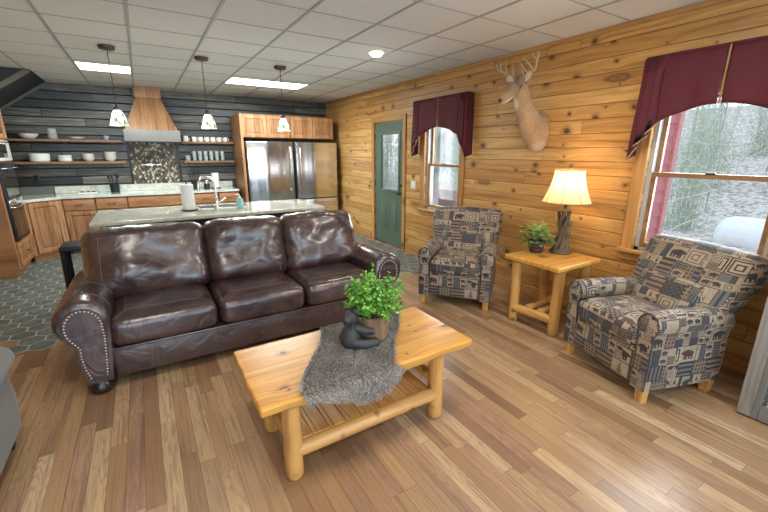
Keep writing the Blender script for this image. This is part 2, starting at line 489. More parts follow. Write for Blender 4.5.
def rbox(b, hx, hy, hz, r, m=(6, 6, 4), k=3, fn=None, c=(0, 0, 0)):
    """rounded cushion box, half sizes hx hy hz, corner radius r, with deform callback"""
    def axis_pts(h, mm):
        e = [h - r + r * math.tan(PI / 4 * i / k) for i in range(1, k + 1)]
        inner = [-(h - r) + 2 * (h - r) * i / mm for i in range(mm + 1)]
        return [-x for x in e[::-1]] + inner + e
    X, Y, Z = axis_pts(hx, m[0]), axis_pts(hy, m[1]), axis_pts(hz, m[2])
    cache = {}
    def vert(x, y, z):
        key = (round(x, 5), round(y, 5), round(z, 5))
        if key in cache: return cache[key]
        q = Vector((max(-(hx - r), min(hx - r, x)), max(-(hy - r), min(hy - r, y)), max(-(hz - r), min(hz - r, z))))
        d = Vector((x, y, z)) - q
        p = q + (d.normalized() * r if d.length > 1e-9 else d)
        if fn: p = fn(p.copy())
        cache[key] = b.verts.new(p + Vector(c))
        return cache[key]
    def side(A, B, mk, flip):
        for i in range(len(A) - 1):
            for j in range(len(B) - 1):
                q = [mk(A[i], B[j]), mk(A[i + 1], B[j]), mk(A[i + 1], B[j + 1]), mk(A[i], B[j + 1])]
                b.faces.new(q[::-1] if flip else q)
    for s in (1, -1):
        side(X, Y, lambda x, y: vert(x, y, s * hz), s < 0)
        side(Y, Z, lambda y, z: vert(s * hx, y, z), s < 0)
        side(X, Z, lambda x, z: vert(x, s * hy, z), s > 0)

def obj(name, b, mat, parent=None, smooth=True, angle=40, uvs=None):
    bmesh.ops.recalc_face_normals(b, faces=b.faces[:])
    me = bpy.data.meshes.new(name)
    b.to_mesh(me); b.free()
    if smooth:
        for p in me.polygons: p.use_smooth = True
        me.set_sharp_from_angle(angle=R(angle))
    o = bpy.data.objects.new(name, me)
    COL.objects.link(o)
    me.materials.append(mat)
    if uvs: uvbox(me, uvs)
    if parent: o.parent = parent
    return o

def uvbox(me, off=(0, 0)):
    ul = me.uv_layers.new(name='UVMap')
    for p in me.polygons:
        n = p.normal
        a = max(range(3), key=lambda i: abs(n[i]))
        for li in p.loop_indices:
            co = me.vertices[me.loops[li].vertex_index].co
            uv = (co.y, co.z) if a == 0 else (co.x, co.z) if a == 1 else (co.x, co.y)
            ul.data[li].uv = (uv[0] + off[0] + .31 * a, uv[1] + off[1] + .17 * a)

def thing(name, label, cat, loc=(0, 0, 0), rotz=0, group=None):
    o = bpy.data.objects.new(name, None); COL.objects.link(o)
    o.location = loc; o.rotation_euler = (0, 0, rotz)
    o.empty_display_size = .1
    return tag(o, label, cat, group)

def tag(o, label, cat, group=None):
    o['label'] = label; o['category'] = cat
    if group: o['group'] = group
    return o

def struct(name, b, mat, parent=None, label=None, cat=None, **kw):
    o = obj(name, b, mat, parent, **kw)
    if parent is None:
        o['kind'] = 'structure'
        if label: o['label'] = label; o['category'] = cat
    return o

def struct_empty(name, label, cat):
    o = bpy.data.objects.new(name, None); COL.objects.link(o)
    o['kind'] = 'structure'; o['label'] = label; o['category'] = cat
    return o

def copy_tree(o, parent=None):
    c = o.copy(); COL.objects.link(c); c.parent = parent
    for ch in list(o.children):
        copy_tree(ch, c)
    return c

# ================================================================ room shell
def wall_cells(b, ax, p0, p1, us, zs, holes):
    """wall slab normal to ax between p0 and p1 with rectangular holes (u0,u1,z0,z1)"""
    us = sorted(set(us + [h[0] for h in holes] + [h[1] for h in holes]))
    zs = sorted(set(zs + [h[2] for h in holes] + [h[3] for h in holes]))
    def solid(i, j):
        if i < 0 or j < 0 or i >= len(us) - 1 or j >= len(zs) - 1: return False
        cu, cz = (us[i] + us[i + 1]) / 2, (zs[j] + zs[j + 1]) / 2
        return not any(h[0] < cu < h[1] and h[2] < cz < h[3] for h in holes)
    cache = {}
    def V(u, z, p):
        k = (u, z, p)
        if k not in cache:
            cache[k] = b.verts.new((p, u, z) if ax == 'x' else (u, p, z))
        return cache[k]
    for i in range(len(us) - 1):
        for j in range(len(zs) - 1):
            if not solid(i, j): continue
            u0, u1, z0, z1 = us[i], us[i + 1], zs[j], zs[j + 1]
            for p in (p0, p1):
                b.faces.new((V(u0, z0, p), V(u1, z0, p), V(u1, z1, p), V(u0, z1, p)))
            for di, dj, e in ((-1, 0, (u0, z0, u0, z1)), (1, 0, (u1, z0, u1, z1)), (0, -1, (u0, z0, u1, z0)), (0, 1, (u0, z1, u1, z1))):
                if not solid(i + di, j + dj):
                    a0, b0, a1, b1 = e
                    b.faces.new((V(a0, b0, p0), V(a1, b1, p0), V(a1, b1, p1), V(a0, b0, p1)))

W1 = (3.86, 4.60, .765, 2.02)     # window_1 opening y0,y1,z0,z1
W2 = (.765, 1.615, .765, 2.02)
D1 = (5.17, 6.06, 0.0, 2.075)

b = newbm(); box(b, XL - .2, XR + .16, YF - .2, YB + .2, -.12, 0); struct('floor', b, M['floor'], smooth=False)
# hexagon tiles
t_ = NT('slate_green_hex_tile')
rn, _ = t_.white(t_.comb(t_.floor(t_.mul(axis(t_, t_.coords(), 'x'), 11.3)), t_.floor(t_.mul(axis(t_, t_.coords(), 'y'), 6.6)), 1.0))
tn = t_.noise(t_.coords(), 14, 4, .6)
cc = t_.ramp(t_.add(t_.mul(rn, .25), t_.mul(tn, .75)), [(.3, (.068, .086, .080)), (.5, (.105, .128, .118)), (.75, (.160, .182, .165))])
M['tile'] = t_.bsdf(cc, .42, t_.bump(tn, .15, .004))
M['grout'] = plain('pale_grout', (.47, .48, .45), .9)
hw, hp = .177, .153
bt, bg = newbm(), newbm()
rng = random.Random(5)
def hexa(b, cx, cy, s, z0, z1):
    pts = []
    for k in range(6):
        a = R(30 + 60 * k)
        pts.append((cx + s * math.cos(a), cy + s * math.sin(a)))
    vs = [b.verts.new((x, y, z1)) for x, y in pts]; lo = [b.verts.new((x, y, z0)) for x, y in pts]
    b.faces.new(vs)
    for k in range(6): b.faces.new((lo[k], lo[(k + 1) % 6], vs[(k + 1) % 6], vs[k]))
rad = hw / math.sqrt(3)
for k in range(-1, 28):
    y = 4.13 + hp * k
    if y > YB - .04: continue
    x = -.822 + hw / 2 * k
    mmin = int((XL + .09 - x) / hw) - 1
    for m in range(mmin, mmin + 40):
        cx = x + hw * m
        if not (XL + .08 < cx < XR - .085): continue
        if k == -1:
            if not (abs(cx + .91) < .02 or rng.random() < .38): continue
        if k == 0:
            if abs(cx + 1.176) < .02 or (abs(cx + .822) > .2 and rng.random() < .25): continue
        hexa(bt, cx, y, rad * .945, .0005, .0036); hexa(bg, cx, y, rad * 1.001, 0, .003)
struct('floor', bg, M['grout'], smooth=False)
struct('floor', bt, M['tile'], smooth=False)

M['ceil'] = None
t_ = NT('acoustic_ceiling_tile')
n_ = t_.noise(t_.coords(), 130, 3, .7)
M['ceil'] = t_.bsdf(t_.ramp(n_, [(.32, (.56, .57, .56)), (.5, (.68, .69, .68)), (.7, (.74, .75, .74))]), .95, t_.bump(n_, .5, .004))
b = newbm(); box(b, XL - .2, XR + .16, YF - .2, YB + .2, ZC, ZC + .1); struct('ceiling', b, M['ceil'], smooth=False)
M['tbar'] = plain('grey_tee_bar', (.38, .39, .38), .5)
b = newbm()
for k in range(-3, 8):
    x = -.527 + .591 * k
    if XL < x < XR: box(b, x - .011, x + .011, YF, YB, ZC - .006, ZC + .001)
for k in range(-12, 8):
    y = 4.265 + .588 * k
    if YF < y < YB: box(b, XL, XR, y - .006, y + .006, ZC - .004, ZC + .001)
struct('trim_1', b, M['tbar'], smooth=False)
# right wall with openings, other walls
b = newbm(); wall_cells(b, 'x', XR, XR + .14, [YF - .2, YB + .2], [0, ZC], [W1, W2, D1]); struct('wall_right', b, M['wall'], smooth=False)
b = newbm(); box(b, XL - .14, XR, YB, YB + .14, 0, ZC); struct('wall_back', b, M['kwall'], smooth=False)
b = newbm(); box(b, XL - .14, XL, YF - .14, YB, 0, ZC); struct('wall_left', b, M['wall'], smooth=False)
b = newbm(); wall_cells(b, 'y', YF - .14, YF, [XL, XR], [0, ZC], [(-1.9, .3, .3, 2.3), (.9, 3.1, .3, 2.3)]); struct('wall_rear', b, M['wall_x'], smooth=False)
# trims along right wall
b = newbm()
for y0, y1 in ((YF, 5.05), (6.18, 7.35)): box(b, XR - .016, XR + .002, y0, y1, 0, .125, .004, 1)
struct('baseboard_right', b, M['trim_y'])
b = newbm(); box(b, XR - .028, XR + .001, YF, YB, ZC - .04, ZC - .001, .006, 1); struct('trim_2', b, M['trim_y'])
# underside of the stair above the kitchen's left corner
M['soffit'] = plain('charcoal_soffit', (.030, .034, .038), .5)
b = newbm(); prism(b, [(-1.07, ZC - .002), (XL + .01, ZC - .002), (XL + .01, 1.80), (-1.15, ZC - .05)], 'y', 7.06, YB - .01)
struct('trim_3', b, M['soffit'], smooth=False)
M['soffit_trim'] = plain('grey_stair_trim', (.15, .145, .12), .5)
for yy in (7.03, YB - .035):
    b = newbm()
    prism(b, [(-1.07, ZC - .002), (-1.12, ZC - .002), (XL + .01, 1.83), (XL + .01, 1.76), (-1.08, ZC - .045)], 'y', yy, yy + .03)
    struct('trim_4' if yy < 7.5 else 'trim_5', b, M['soffit_trim'], smooth=False)

# ---------------------------------------------------------------- windows on the right wall
def make_window(name, label, w, hidden_top=False):
    y0, y1, z0, z1 = w
    t = struct_empty(name, label, 'window')
    b = newbm()
    cw = .095
    box(b, XR - .02, XR, y0 - cw, y0, z0 - .02, z1 + cw, .004, 1); box(b, XR - .02, XR, y1, y1 + cw, z0 - .02, z1 + cw, .004, 1)
    obj('window_frame', b, M['trim_z'], t)
    b = newbm(); box(b, XR - .021, XR, y0 - cw, y1 + cw, z1, z1 + cw, .004, 1); obj('window_header', b, M['trim_y'], t)
    b = newbm()
    box(b, XR - .06, XR + .03, y0 - cw - .02, y1 + cw + .02, z0 - .03, z0, .006, 2); box(b, XR - .018, XR, y0 - cw, y1 + cw, z0 - .10, z0 - .03, .004, 1)
    obj('window_sill', b, M['trim_y'], t)
    b = newbm()   # jamb liners
    box(b, XR + .03, XR + .135, y0, y0 + .03, z0, z1); box(b, XR + .03, XR + .135, y1 - .03, y1, z0, z1)
    box(b, XR + .03, XR + .135, y0, y1, z1 - .03, z1); box(b, XR + .03, XR + .135, y0, y1, z0, z0 + .025)
    obj('jamb', b, M['vinyl'], t, smooth=False)
    zm = (z0 + z1) / 2 + .012
    for (a0, a1, xo) in ((z0 + .02, zm + .018, .045), (zm - .018, z1 - .02, .085)):
        b = newbm(); s = .036
        ya, yb = y0 + .028, y1 - .028
        box(b, XR + xo, XR + xo + .032, ya, ya + s, a0, a1, .003, 1); box(b, XR + xo, XR + xo + .032, yb - s, yb, a0, a1, .003, 1)
        box(b, XR + xo, XR + xo + .032, ya + s, yb - s, a0, a0 + (.045 if xo < .06 else .036), .003, 1); box(b, XR + xo, XR + xo + .032, ya + s, yb - s, a1 - .036, a1, .003, 1)
        so = obj('sash', b, M['sash'], t)
        b = newbm(); box(b, XR + xo + .014, XR + xo + .018, ya + s, yb - s, a0 + .036, a1 - .036); obj('pane', b, M['glass'], so, smooth=False)
    b = newbm(); box(b, XR + .03, XR + .06, (y0 + y1) / 2 - .03, (y0 + y1) / 2 + .03, zm + .018, zm + .03, .003, 1); obj('sash_lock', b, M['bronze'], t)
    return t
make_window('window_1', 'narrow pine framed double hung window beside the green door', W1)
make_window('window_2', 'pine framed double hung window behind the near armchair', W2)

# ---------------------------------------------------------------- green entry door
dr = struct_empty('door_1', 'sage green entry door with a half height glass panel', 'door')
y0, y1 = D1[0], D1[1]
b = newbm()
xs0, xs1 = XR + .012, XR + .052
gl = (5.31, 5.87, .96, 1.88)
wall_cells(b, 'x', xs0, xs1, [y0 + .012, y1 - .012], [.02, 2.06], [gl])
obj('door_slab', b, M['green_door'], dr, smooth=False)
b = newbm()
for (a, c, d, e) in ((gl[0] - .035, gl[0] + .012, gl[2] - .035, gl[3] + .035), (gl[1] - .012, gl[1] + .035, gl[2] - .035, gl[3] + .035)): box(b, xs0 - .012, xs0 + .01, a, c, d, e, .005, 2)
for (d, e) in ((gl[2] - .035, gl[2] + .012), (gl[3] - .012, gl[3] + .035)): box(b, xs0 - .012, xs0 + .01, gl[0], gl[1], d, e, .005, 2)
obj('glass_molding', b, M['green_door'], dr)
for (a, c) in ((5.30, 5.56), (5.64, 5.89)):
    b = newbm()
    box(b, xs0 - .004, xs0 + .004, a, c, .22, .80, .003, 1); box(b, xs0 - .012, xs0 + .004, a + .05, c - .05, .27, .75, .007, 2)
    obj('raised_panel', b, M['green_door'], dr)
b = newbm(); box(b, xs0 + .015, xs0 + .02, gl[0], gl[1], gl[2], gl[3]); obj('pane', b, M['glass'], dr, smooth=False)
b = newbm(); lathe(b, [(.028, 0), (.028, .006), (.012, .012), (.012, .04), (.026, .05), (.028, .065), (.018, .076)], n=16)
bmesh.ops.transform(b, matrix=Matrix.Translation((xs0, 5.235, .93)) @ Matrix.Rotation(R(-90), 4, 'Y'), verts=b.verts[:]); obj('door_knob', b, M['bronze'], dr)
b = newbm(); lathe(b, [(.028, 0), (.028, .010), (.02, .018)], n=16)
bmesh.ops.transform(b, matrix=Matrix.Translation((xs0, 5.235, 1.06)) @ Matrix.Rotation(R(-90), 4, 'Y'), verts=b.verts[:]); obj('deadbolt', b, M['bronze'], dr)
for z in (.25, 1.05, 1.85):
    b = newbm(); tube(b, [(xs0 - .004, y1 - .008, z - .05), (xs0 - .004, y1 - .008, z + .05)], .008, 8); obj('hinge', b, M['bronze'], dr)
b = newbm()
for a, c in ((y0 - .085, y0), (y1, y1 + .085)): box(b, XR - .02, XR, a, c, 0, D1[3] + .085, .004, 1)
obj('door_frame', b, M['trim_z'], dr)
b = newbm(); box(b, XR - .02, XR, y0, y1, D1[3], D1[3] + .085, .004, 1); obj('door_header', b, M['trim_y'], dr)
b = newbm(); box(b, XR - .01, XR + .13, y0, y1, .002, .02, .004, 1); obj('threshold', b, M['bronze'], dr)

# light switch between door and window
sw = thing('light_switch', 'ivory double light switch plate between green door and window', 'light switch', (XR, 4.88, 1.09))
b = newbm(); box(b, -.006, 0, -.058, .058, -.06, .06, .003, 2); obj('switch_plate', b, M['plastic_white'], sw)
for dy in (-.025, .025):
    b = newbm(); box(b, -.012, -.005, dy - .012, dy + .012, -.03, .03, .002, 1); obj('rocker', b, M['white_ceramic'], sw)

# ---------------------------------------------------------------- valances
def valance(label, yc, half):
    t = thing('window_valance', label, 'valance', (XR - .005, yc, 0))
    zt = 2.275
    xf = -.115
    # swagged front panels, local y left(+) right(-)
    def panel(ya, yb, z_a, z_b, dx, pleats, name='swag_panel', hem=True):
        b = newbm(); n = 26; m = 12
        rows = []
        for i in range(n + 1):
            f = i / n; y = ya + (yb - ya) * f
            zb = z_a + (z_b - z_a) * math.sin(f * PI / 2)
            row = []
            for j in range(m + 1):
                g = j / m
                z = zt + (zb - zt) * g
                x = xf + dx - .010 * g * (1 + math.sin(f * PI * pleats)) - .012 * math.sin(g * PI)
                row.append(b.verts.new((x, y, z)))
            rows.append(row)
        for i in range(n):
            for j in range(m):
                b.faces.new((rows[i][j], rows[i + 1][j], rows[i + 1][j + 1], rows[i][j + 1]))
        o = obj(name, b, M['burgundy'], t)
        sm = o.modifiers.new('thick', 'SOLIDIFY'); sm.thickness = .006
        return o
    panel(half - .13, .012, 1.80, 1.905, 0, 3); panel(-half + .13, -.012, 1.80, 1.905, 0, 3)
    b = newbm(); box(b, xf - .012, xf - .004, -.006, .006, 1.905, zt, .003, 1); obj('gold_cord', b, M['gold_trim'], t)
    # cascading jabot tails: zig-zag folded cloth with a stepped diagonal hem
    for s in (1, -1):
        b = newbm()
        ys = [half - .15, half - .08, half - .10, half - .03, half - .05, half + .012, half + .012]
        xs = [xf - .004, xf - .022, xf - .012, xf - .028, xf - .014, xf - .02, -.004]
        zs = [1.80, 1.72, 1.71, 1.63, 1.62, 1.52, 1.56]
        cols = []
        for y, x, zb in zip(ys, xs, zs):
            cols.append([b.verts.new((x + (.006 * math.sin(6 * g) if g else 0), s * (y + .025 * g * (1 if zb < 1.7 else .3)), zt + (zb - zt) * g)) for g in (0, .25, .5, .75, 1)])
        for i in range(len(cols) - 1):
            for j in range(4):
                b.faces.new((cols[i][j], cols[i + 1][j], cols[i + 1][j + 1], cols[i][j + 1]))
        o = obj('tail', b, M['burgundy'], t, angle=30)
        sm = o.modifiers.new('thick', 'SOLIDIFY'); sm.thickness = .005
        b = newbm()
        pts = [(x - .004, s * (y + .025 * (1 if z < 1.7 else .3)), z) for y, x, z in zip(ys, xs, zs)]
        tube(b, pts[:6], .005, 6); obj('hem_cord', b, M['gold_trim'], o)
    b = newbm(); box(b, -.118, -.003, -half - .012, half + .012, zt - .002, zt + .014, .004, 1); obj('mounting_board', b, M['burgundy'], t)
    return t
valance('burgundy valance with long tails over the window beside the green door', 4.20, .53)
valance('burgundy valance with gold cord over the window behind the near armchair', 1.175, .505)

# ================================================================ lounge furniture
# ---------------------------------------------------------------- leather sofa
sofa = thing('sofa', 'dark brown leather three seat sofa with nailhead rolled arms', 'sofa', (.692, 3.36, 0))
def wrinkle(p, amp, sc, seed):
    return amp * mnoise.noise(Vector((p.x * sc + seed, p.y * sc, p.z * sc)))
# frame: base rail and back
b = newbm(); box(b, -1.03, 1.03, -.455, .45, .085, .30, .02, 3); obj('base_rail', b, M['leather'], sofa)
b = newbm(); box(b, -1.03, 1.03, -.468, -.44, .285, .305, .009, 2); obj('welt', b, M['leather'], sofa)
b = newbm(); rbox(b, 1.12, .09, .36, .06, (10, 2, 6), 3, c=(0, .46, .47)); obj('back_frame', b, M['leather'], sofa)
# seat cushions
for i, xc in enumerate((-.685, 0, .685)):
    b = newbm(); sd = i * 7.7
    def fn(p, xc=xc, sd=sd):
        tx, ty = p.x / .335, p.y / .36
        if p.z > 0: p.z += .028 * (1 - tx ** 4) * (1 - ty ** 4)
        if p.y < 0: p.y -= .018 * (1 - tx ** 4) * (1 if abs(p.z) < .2 else 0)
        p.z -= .012 * (ty + 1) / 2
        p.z += wrinkle(p, .006, 7, sd)
        return p
    rbox(b, .338, .365, .095, .055, (14, 14, 4), 4, fn, c=(xc, -.10, .395))
    cu = obj('seat_cushion', b, M['leather'], sofa, angle=80)
    # raised stitching: a panel line on top and along the front edge
    b = newbm()
    def top(x, y, sd=sd):
        p = fn(Vector((x, y, .095))); return Vector((xc + p.x, -.10 + p.y, .395 + p.z + .0005))
    for line in ([(-.25, .33), (-.245, 0), (-.235, -.20)], [(-.235, -.20), (0, -.205), (.235, -.20)], [(.25, .33), (.245, 0), (.235, -.20)], [(-.235, -.20), (-.31, -.315)], [(.235, -.20), (.31, -.315)]):
        pts = []
        for (xa, ya), (xb, yb) in zip(line, line[1:]):
            pts += [top(xa + (xb - xa) * f / 6, ya + (yb - ya) * f / 6) for f in range(6)]
        pts.append(top(*line[-1]))
        tube(b, pts, .0022, 5)
    obj('stitching', b, M['stitch'], cu)
# back cushions: pillow backs with gathered top
for i, (xc, hw_) in enumerate(((-.735, .435), (.03, .355), (.735, .385))):
    b = newbm(); sd = 31 + i * 5.1
    def fn(p, hw_=hw_, sd=sd, i=i):
        tx, tz = p.x / hw_, p.z / .275
        puff = max(0, (1 - abs(tx) ** 3)) * max(0, (1 - abs(tz) ** 3))
        if p.y < 0: p.y -= .075 * puff + .035 * max(0, -tz) * (1 - tx ** 4) * (1 if tz < .2 else 0)
        else: p.y += .02 * puff
        p.z += .022 * (1 - tx ** 2) * (1 if tz > 0 else 0)
        q = Vector((p.x * 3.4 + sd, p.y * 3, p.z * 5))
        p.y += .036 * mnoise.noise(q) + .010 * mnoise.noise(q * 2.4)
        # diagonal drag folds
        fold = math.sin((p.x * (1 if i < 2 else -1) * 9 + p.z * 16) + 2.2 * mnoise.noise(Vector((p.x * 2.5 + sd, p.z * 2.5, 1))))
        p.y += .0075 * fold * puff * (.4 + max(0, mnoise.noise(q * .9 + Vector((3, 1, 2)))) * 2)
        if tz > .7: p.y += .004 * math.sin(p.x * 45 + sd + 3 * mnoise.noise(q)); p.z += .003 * math.sin(p.x * 45 + sd)
        return p
    rbox(b, hw_, .105, .275, .085, (26, 4, 20), 4, fn)
    Mx = Matrix.Translation((xc, .215, .715)) @ Matrix.Rotation(R(-17), 4, 'X')
    bmesh.ops.transform(b, matrix=Mx, verts=b.verts[:])
    cu = obj('back_cushion', b, M['leather'], sofa, angle=80)
    b = newbm()
    def fr(x, z):
        p = fn(Vector((x, -.105, z))); return Mx @ (p + Vector((0, -.0008, 0)))
    for line in ([(-hw_ * .97 + .1, -.24), (-hw_ * .95 + .1, .20)], [(hw_ * .97 - .1, -.24), (hw_ * .95 - .1, .20)], [(-hw_ + .1, .185), (hw_ - .1, .185)]):
        (xa, za), (xb, zb) = line
        tube(b, [fr(xa + (xb - xa) * f / 24, za + (zb - za) * f / 24) for f in range(25)], .002, 5)
    obj('stitching', b, M['stitch'], cu)
# rolled arms
for s in (-1, 1):
    def prof(off=0.0):
        pts = []
        cx, cz, r = 1.148, .515, .150 - off
        for k in range(0, 17):
            a = R(8 + k * 13.5)
            pts.append((cx + r * math.cos(a - R(30)) * 1.0, cz + r * math.sin(a - R(30))))
        return pts
    # outline (outer side positive x): scroll then taper to foot
    C = (1.152, .525); r0 = .142
    sc = [(C[0] + r0 * 1.06 * math.cos(R(a)), C[1] + r0 * math.sin(R(a))) for a in range(-40, 181, 15)]
    outline = [(1.035, .09), (1.175, .09), (1.20, .17), (1.215, .27), (1.212, .36)] + sc + [(1.0, .42), (1.015, .25)]
    def arm_loft(b, ys, shr):
        rings = []
        for y, k in zip(ys, shr):
            rings.append([b.verts.new((s * (1.12 + (px - 1.12) * k), y, .30 + (pz - .30) * (k if pz > .3 else 1))) for px, pz in outline])
        n = len(outline)
        for i in range(len(rings) - 1):
            for q in range(n):
                b.faces.new((rings[i][q], rings[i][(q + 1) % n], rings[i + 1][(q + 1) % n], rings[i + 1][q]))
        b.faces.new(rings[0]); b.faces.new(rings[-1][::-1])
    b = newbm(); arm_loft(b, [-.47, -.455, -.42, -.2, .1, .35, .46, .52], [.90, .97, 1.0, 1.0, .99, .985, .97, .90])
    am = obj('arm', b, M['leather'], sofa, angle=50)
    # front panel with nails
    PC = 1.132
    inset = [(PC + (px - PC) * .74, .33 + (pz - .33) * .86) for px, pz in outline]
    b = newbm()
    A = [b.verts.new((s * px, -.470, pz)) for px, pz in inset]; B = [b.verts.new((s * (PC + (px - PC) * .97), -.478, .33 + (pz - .33) * .985)) for px, pz in inset]
    for q in range(len(inset)): b.faces.new((A[q], A[(q + 1) % len(inset)], B[(q + 1) % len(inset)], B[q]))
    b.faces.new(B)
    pn = obj('arm_panel', b, M['leather'], am, angle=30)
    b = newbm()
    path = [Vector((PC + (px - PC) * .64, -.478, .335 + (pz - .335) * .81)) for px, pz in outline[1:] + outline[:1]]
    cum = []
    tot = 0
    pos = []
    step = .0215; carry = 0
    for p, q in zip(path[:-1], path[1:]):
        L = (q - p).length; d = carry
        while d < L:
            pos.append(p + (q - p) * (d / L)); d += step
        carry = d - L
    for p in pos: ball(b, (s * p.x, p.y, p.z), .0072, 8, 5, (1, .6, 1))
    obj('nailhead_trim', b, M['nail'], am)
    for yy in (-.30, -.02):
        b = newbm()
        pts = [(s * (1.12 + (px - 1.12) * 1.003), yy, pz + .001) for px, pz in outline[6:-2]]
        tube(b, pts, .0022, 5)
        obj('stitching', b, M['stitch'], am)
for (x, y) in ((-1.12, -.42), (1.12, -.42), (-1.10, .42), (1.10, .42)):
    b = newbm(); lathe(b, [(.045, 0), (.066, .018), (.072, .045), (.06, .072), (.05, .09)], (x, y, .0), 20); obj('bun_foot', b, M['darkwood'], sofa)

# ---------------------------------------------------------------- coffee table of peeled logs
ct = thing('coffee_table', 'rustic honey pine coffee table on peeled log legs', 'coffee table', (.935, 1.805, 0))
b = newbm()
def tb(p):
    e = p.y / .305
    if abs(p.y) > .28: p.y += .010 * mnoise.noise(Vector((p.x * 6, e, 0)))
    if abs(p.x) > .60: p.x += .008 * mnoise.noise(Vector((p.y * 8, p.x, 3)))
    return p
rbox(b, .637, .305, .0225, .012, (30, 14, 1), 3, tb, c=(0, 0, .4575)); obj('tabletop', b, M['table'], ct)
def log_pts(p, q, n, wob, seed):
    p, q = Vector(p), Vector(q)
    return [p.lerp(q, i / n) + Vector((wob * mnoise.noise(Vector((i * .9, seed, 0))), wob * mnoise.noise(Vector((i * .9, seed, 5))), wob * .4 * mnoise.noise(Vector((i * .9, seed, 9))))) for i in range(n + 1)]
def log(b, p, q, r, seed=0, taper=.0, dome=True, n=8, seg=14):
    pts = log_pts(p, q, n, .006, seed)
    d = (pts[-1] - pts[0]).normalized()
    radii = [r * (1 - taper * i / n) * (1 + .06 * mnoise.noise(Vector((i * 1.3, seed, 2)))) for i in range(n + 1)]
    if dome:
        pts = [pts[0] - d * .012] + pts + [pts[-1] + d * .02]
        radii = [r * .8] + radii + [radii[-1] * .55]
    tube(b, pts, radii, seg)
legs = [(-.485, -.235), (.405, -.240), (-.485, .165), (.405, .20)]
for k, (x, y) in enumerate(legs):
    b = newbm(); log(b, (x, y, .012), (x, y, .405), .046, 3 + k); obj('leg', b, M['log_z'], ct)
b = newbm(); log(b, (-.47, -.235, .15), (.39, -.240, .16), .042, 21); obj('front_rail', b, M['log_x'], ct)
b = newbm(); log(b, (-.47, .165, .15), (.39, .20, .16), .04, 25); obj('back_rail', b, M['log_x'], ct)
b = newbm(); log(b, (.405, -.22, .255), (.405, .18, .255), .036, 29); obj('end_rail', b, M['log_y'], ct)
b = newbm(); log(b, (-.485, -.22, .215), (-.485, .15, .215), .036, 30); obj('end_rail', b, M['log_y'], ct)
M['slat'] = pine('pine_shelf_slats', 'y', 'x', w=.094, L=4, cols=((.62, .34, .12), (.70, .42, .16), (.55, .28, .09)), knots=.3, groove=.003, rough=.35)
for k in range(9):
    b = newbm(); x = -.425 + k * .094; box(b, x - .045, x + .045, -.23, .185, .178, .196, .003, 1); obj('shelf_slat', b, M['slat'], ct)
b = newbm(); box(b, -.50, .42, -.235, -.21, .375, .437, .004, 1); box(b, -.50, .42, .165, .19, .375, .437, .004, 1); obj('apron', b, M['log_x'], ct)

# ---------------------------------------------------------------- grey fur throw across the table
M['fur_base'] = fabric('grey_fur_backing', (.14, .125, .11), None, 90, .95)
M['fur'] = NT('grey_fur_strands')
tt = M['fur']; nn, _ = tt.white(tt.comb(*[tt.floor(tt.mul(q, 160.0)) for q in tt.sep(tt.coords())]))
M['fur'] = tt.bsdf(tt.ramp(nn, [(0, (.13, .110, .092)), (.5, (.28, .245, .21)), (1, (.46, .415, .37))]), .8, Sheen_Weight=.4)
throw = thing('fur_throw', 'shaggy grey fur throw draped over front edge of pine coffee table', 'throw', (.935, 1.805, .4805))
TY = -.305 - .012   # front edge local y (hang starts)
def fur_surf(u, v):
    """u across 0..1, v 0 (back) .. 1 (front hang end)"""
    xl = (-.10, -.43); xr = (.47, .075)
    w = min(1, v / .84)
    x = (xl[0] + (xl[1] - xl[0]) * w) * (1 - u) + (xr[0] + (xr[1] - xr[0]) * w) * u
    x += .025 * math.sin(v * 7 + u * 3) * (1 if u < .5 else -.6) + .03 * math.sin(u * PI) * 0
    yb = .295 - .02 * math.sin(u * PI)
    total = .62
    hang = .004 + .115 * math.sin(PI * min(1, max(0, u)) ** 1.9) ** .85
    s = v * (total + hang) if False else 0
    if v < .84:
        y = yb + (TY + .02 - yb) * (v / .84); z = .012 + .004 * math.sin(9 * u + 5 * v)
    else:
        k = (v - .84) / .16
        a = min(1, k / .35) * PI / 2
        y = TY + .02 - .03 * math.sin(a); z = .012 - .03 * (1 - math.cos(a)) - max(0, k - .35) / .65 * hang
        y -= .008 * math.sin(u * 9)
    return Vector((x, y, z))
b = newbm(); nu, nv = 30, 50
G = [[b.verts.new(fur_surf(i / nu, j / nv)) for j in range(nv + 1)] for i in range(nu + 1)]
for i in range(nu):
    for j in range(nv): b.faces.new((G[i][j], G[i + 1][j], G[i + 1][j + 1], G[i][j + 1]))
o = obj('hide', b, M['fur_base'], throw, angle=180)
b = newbm(); rng = random.Random(11)
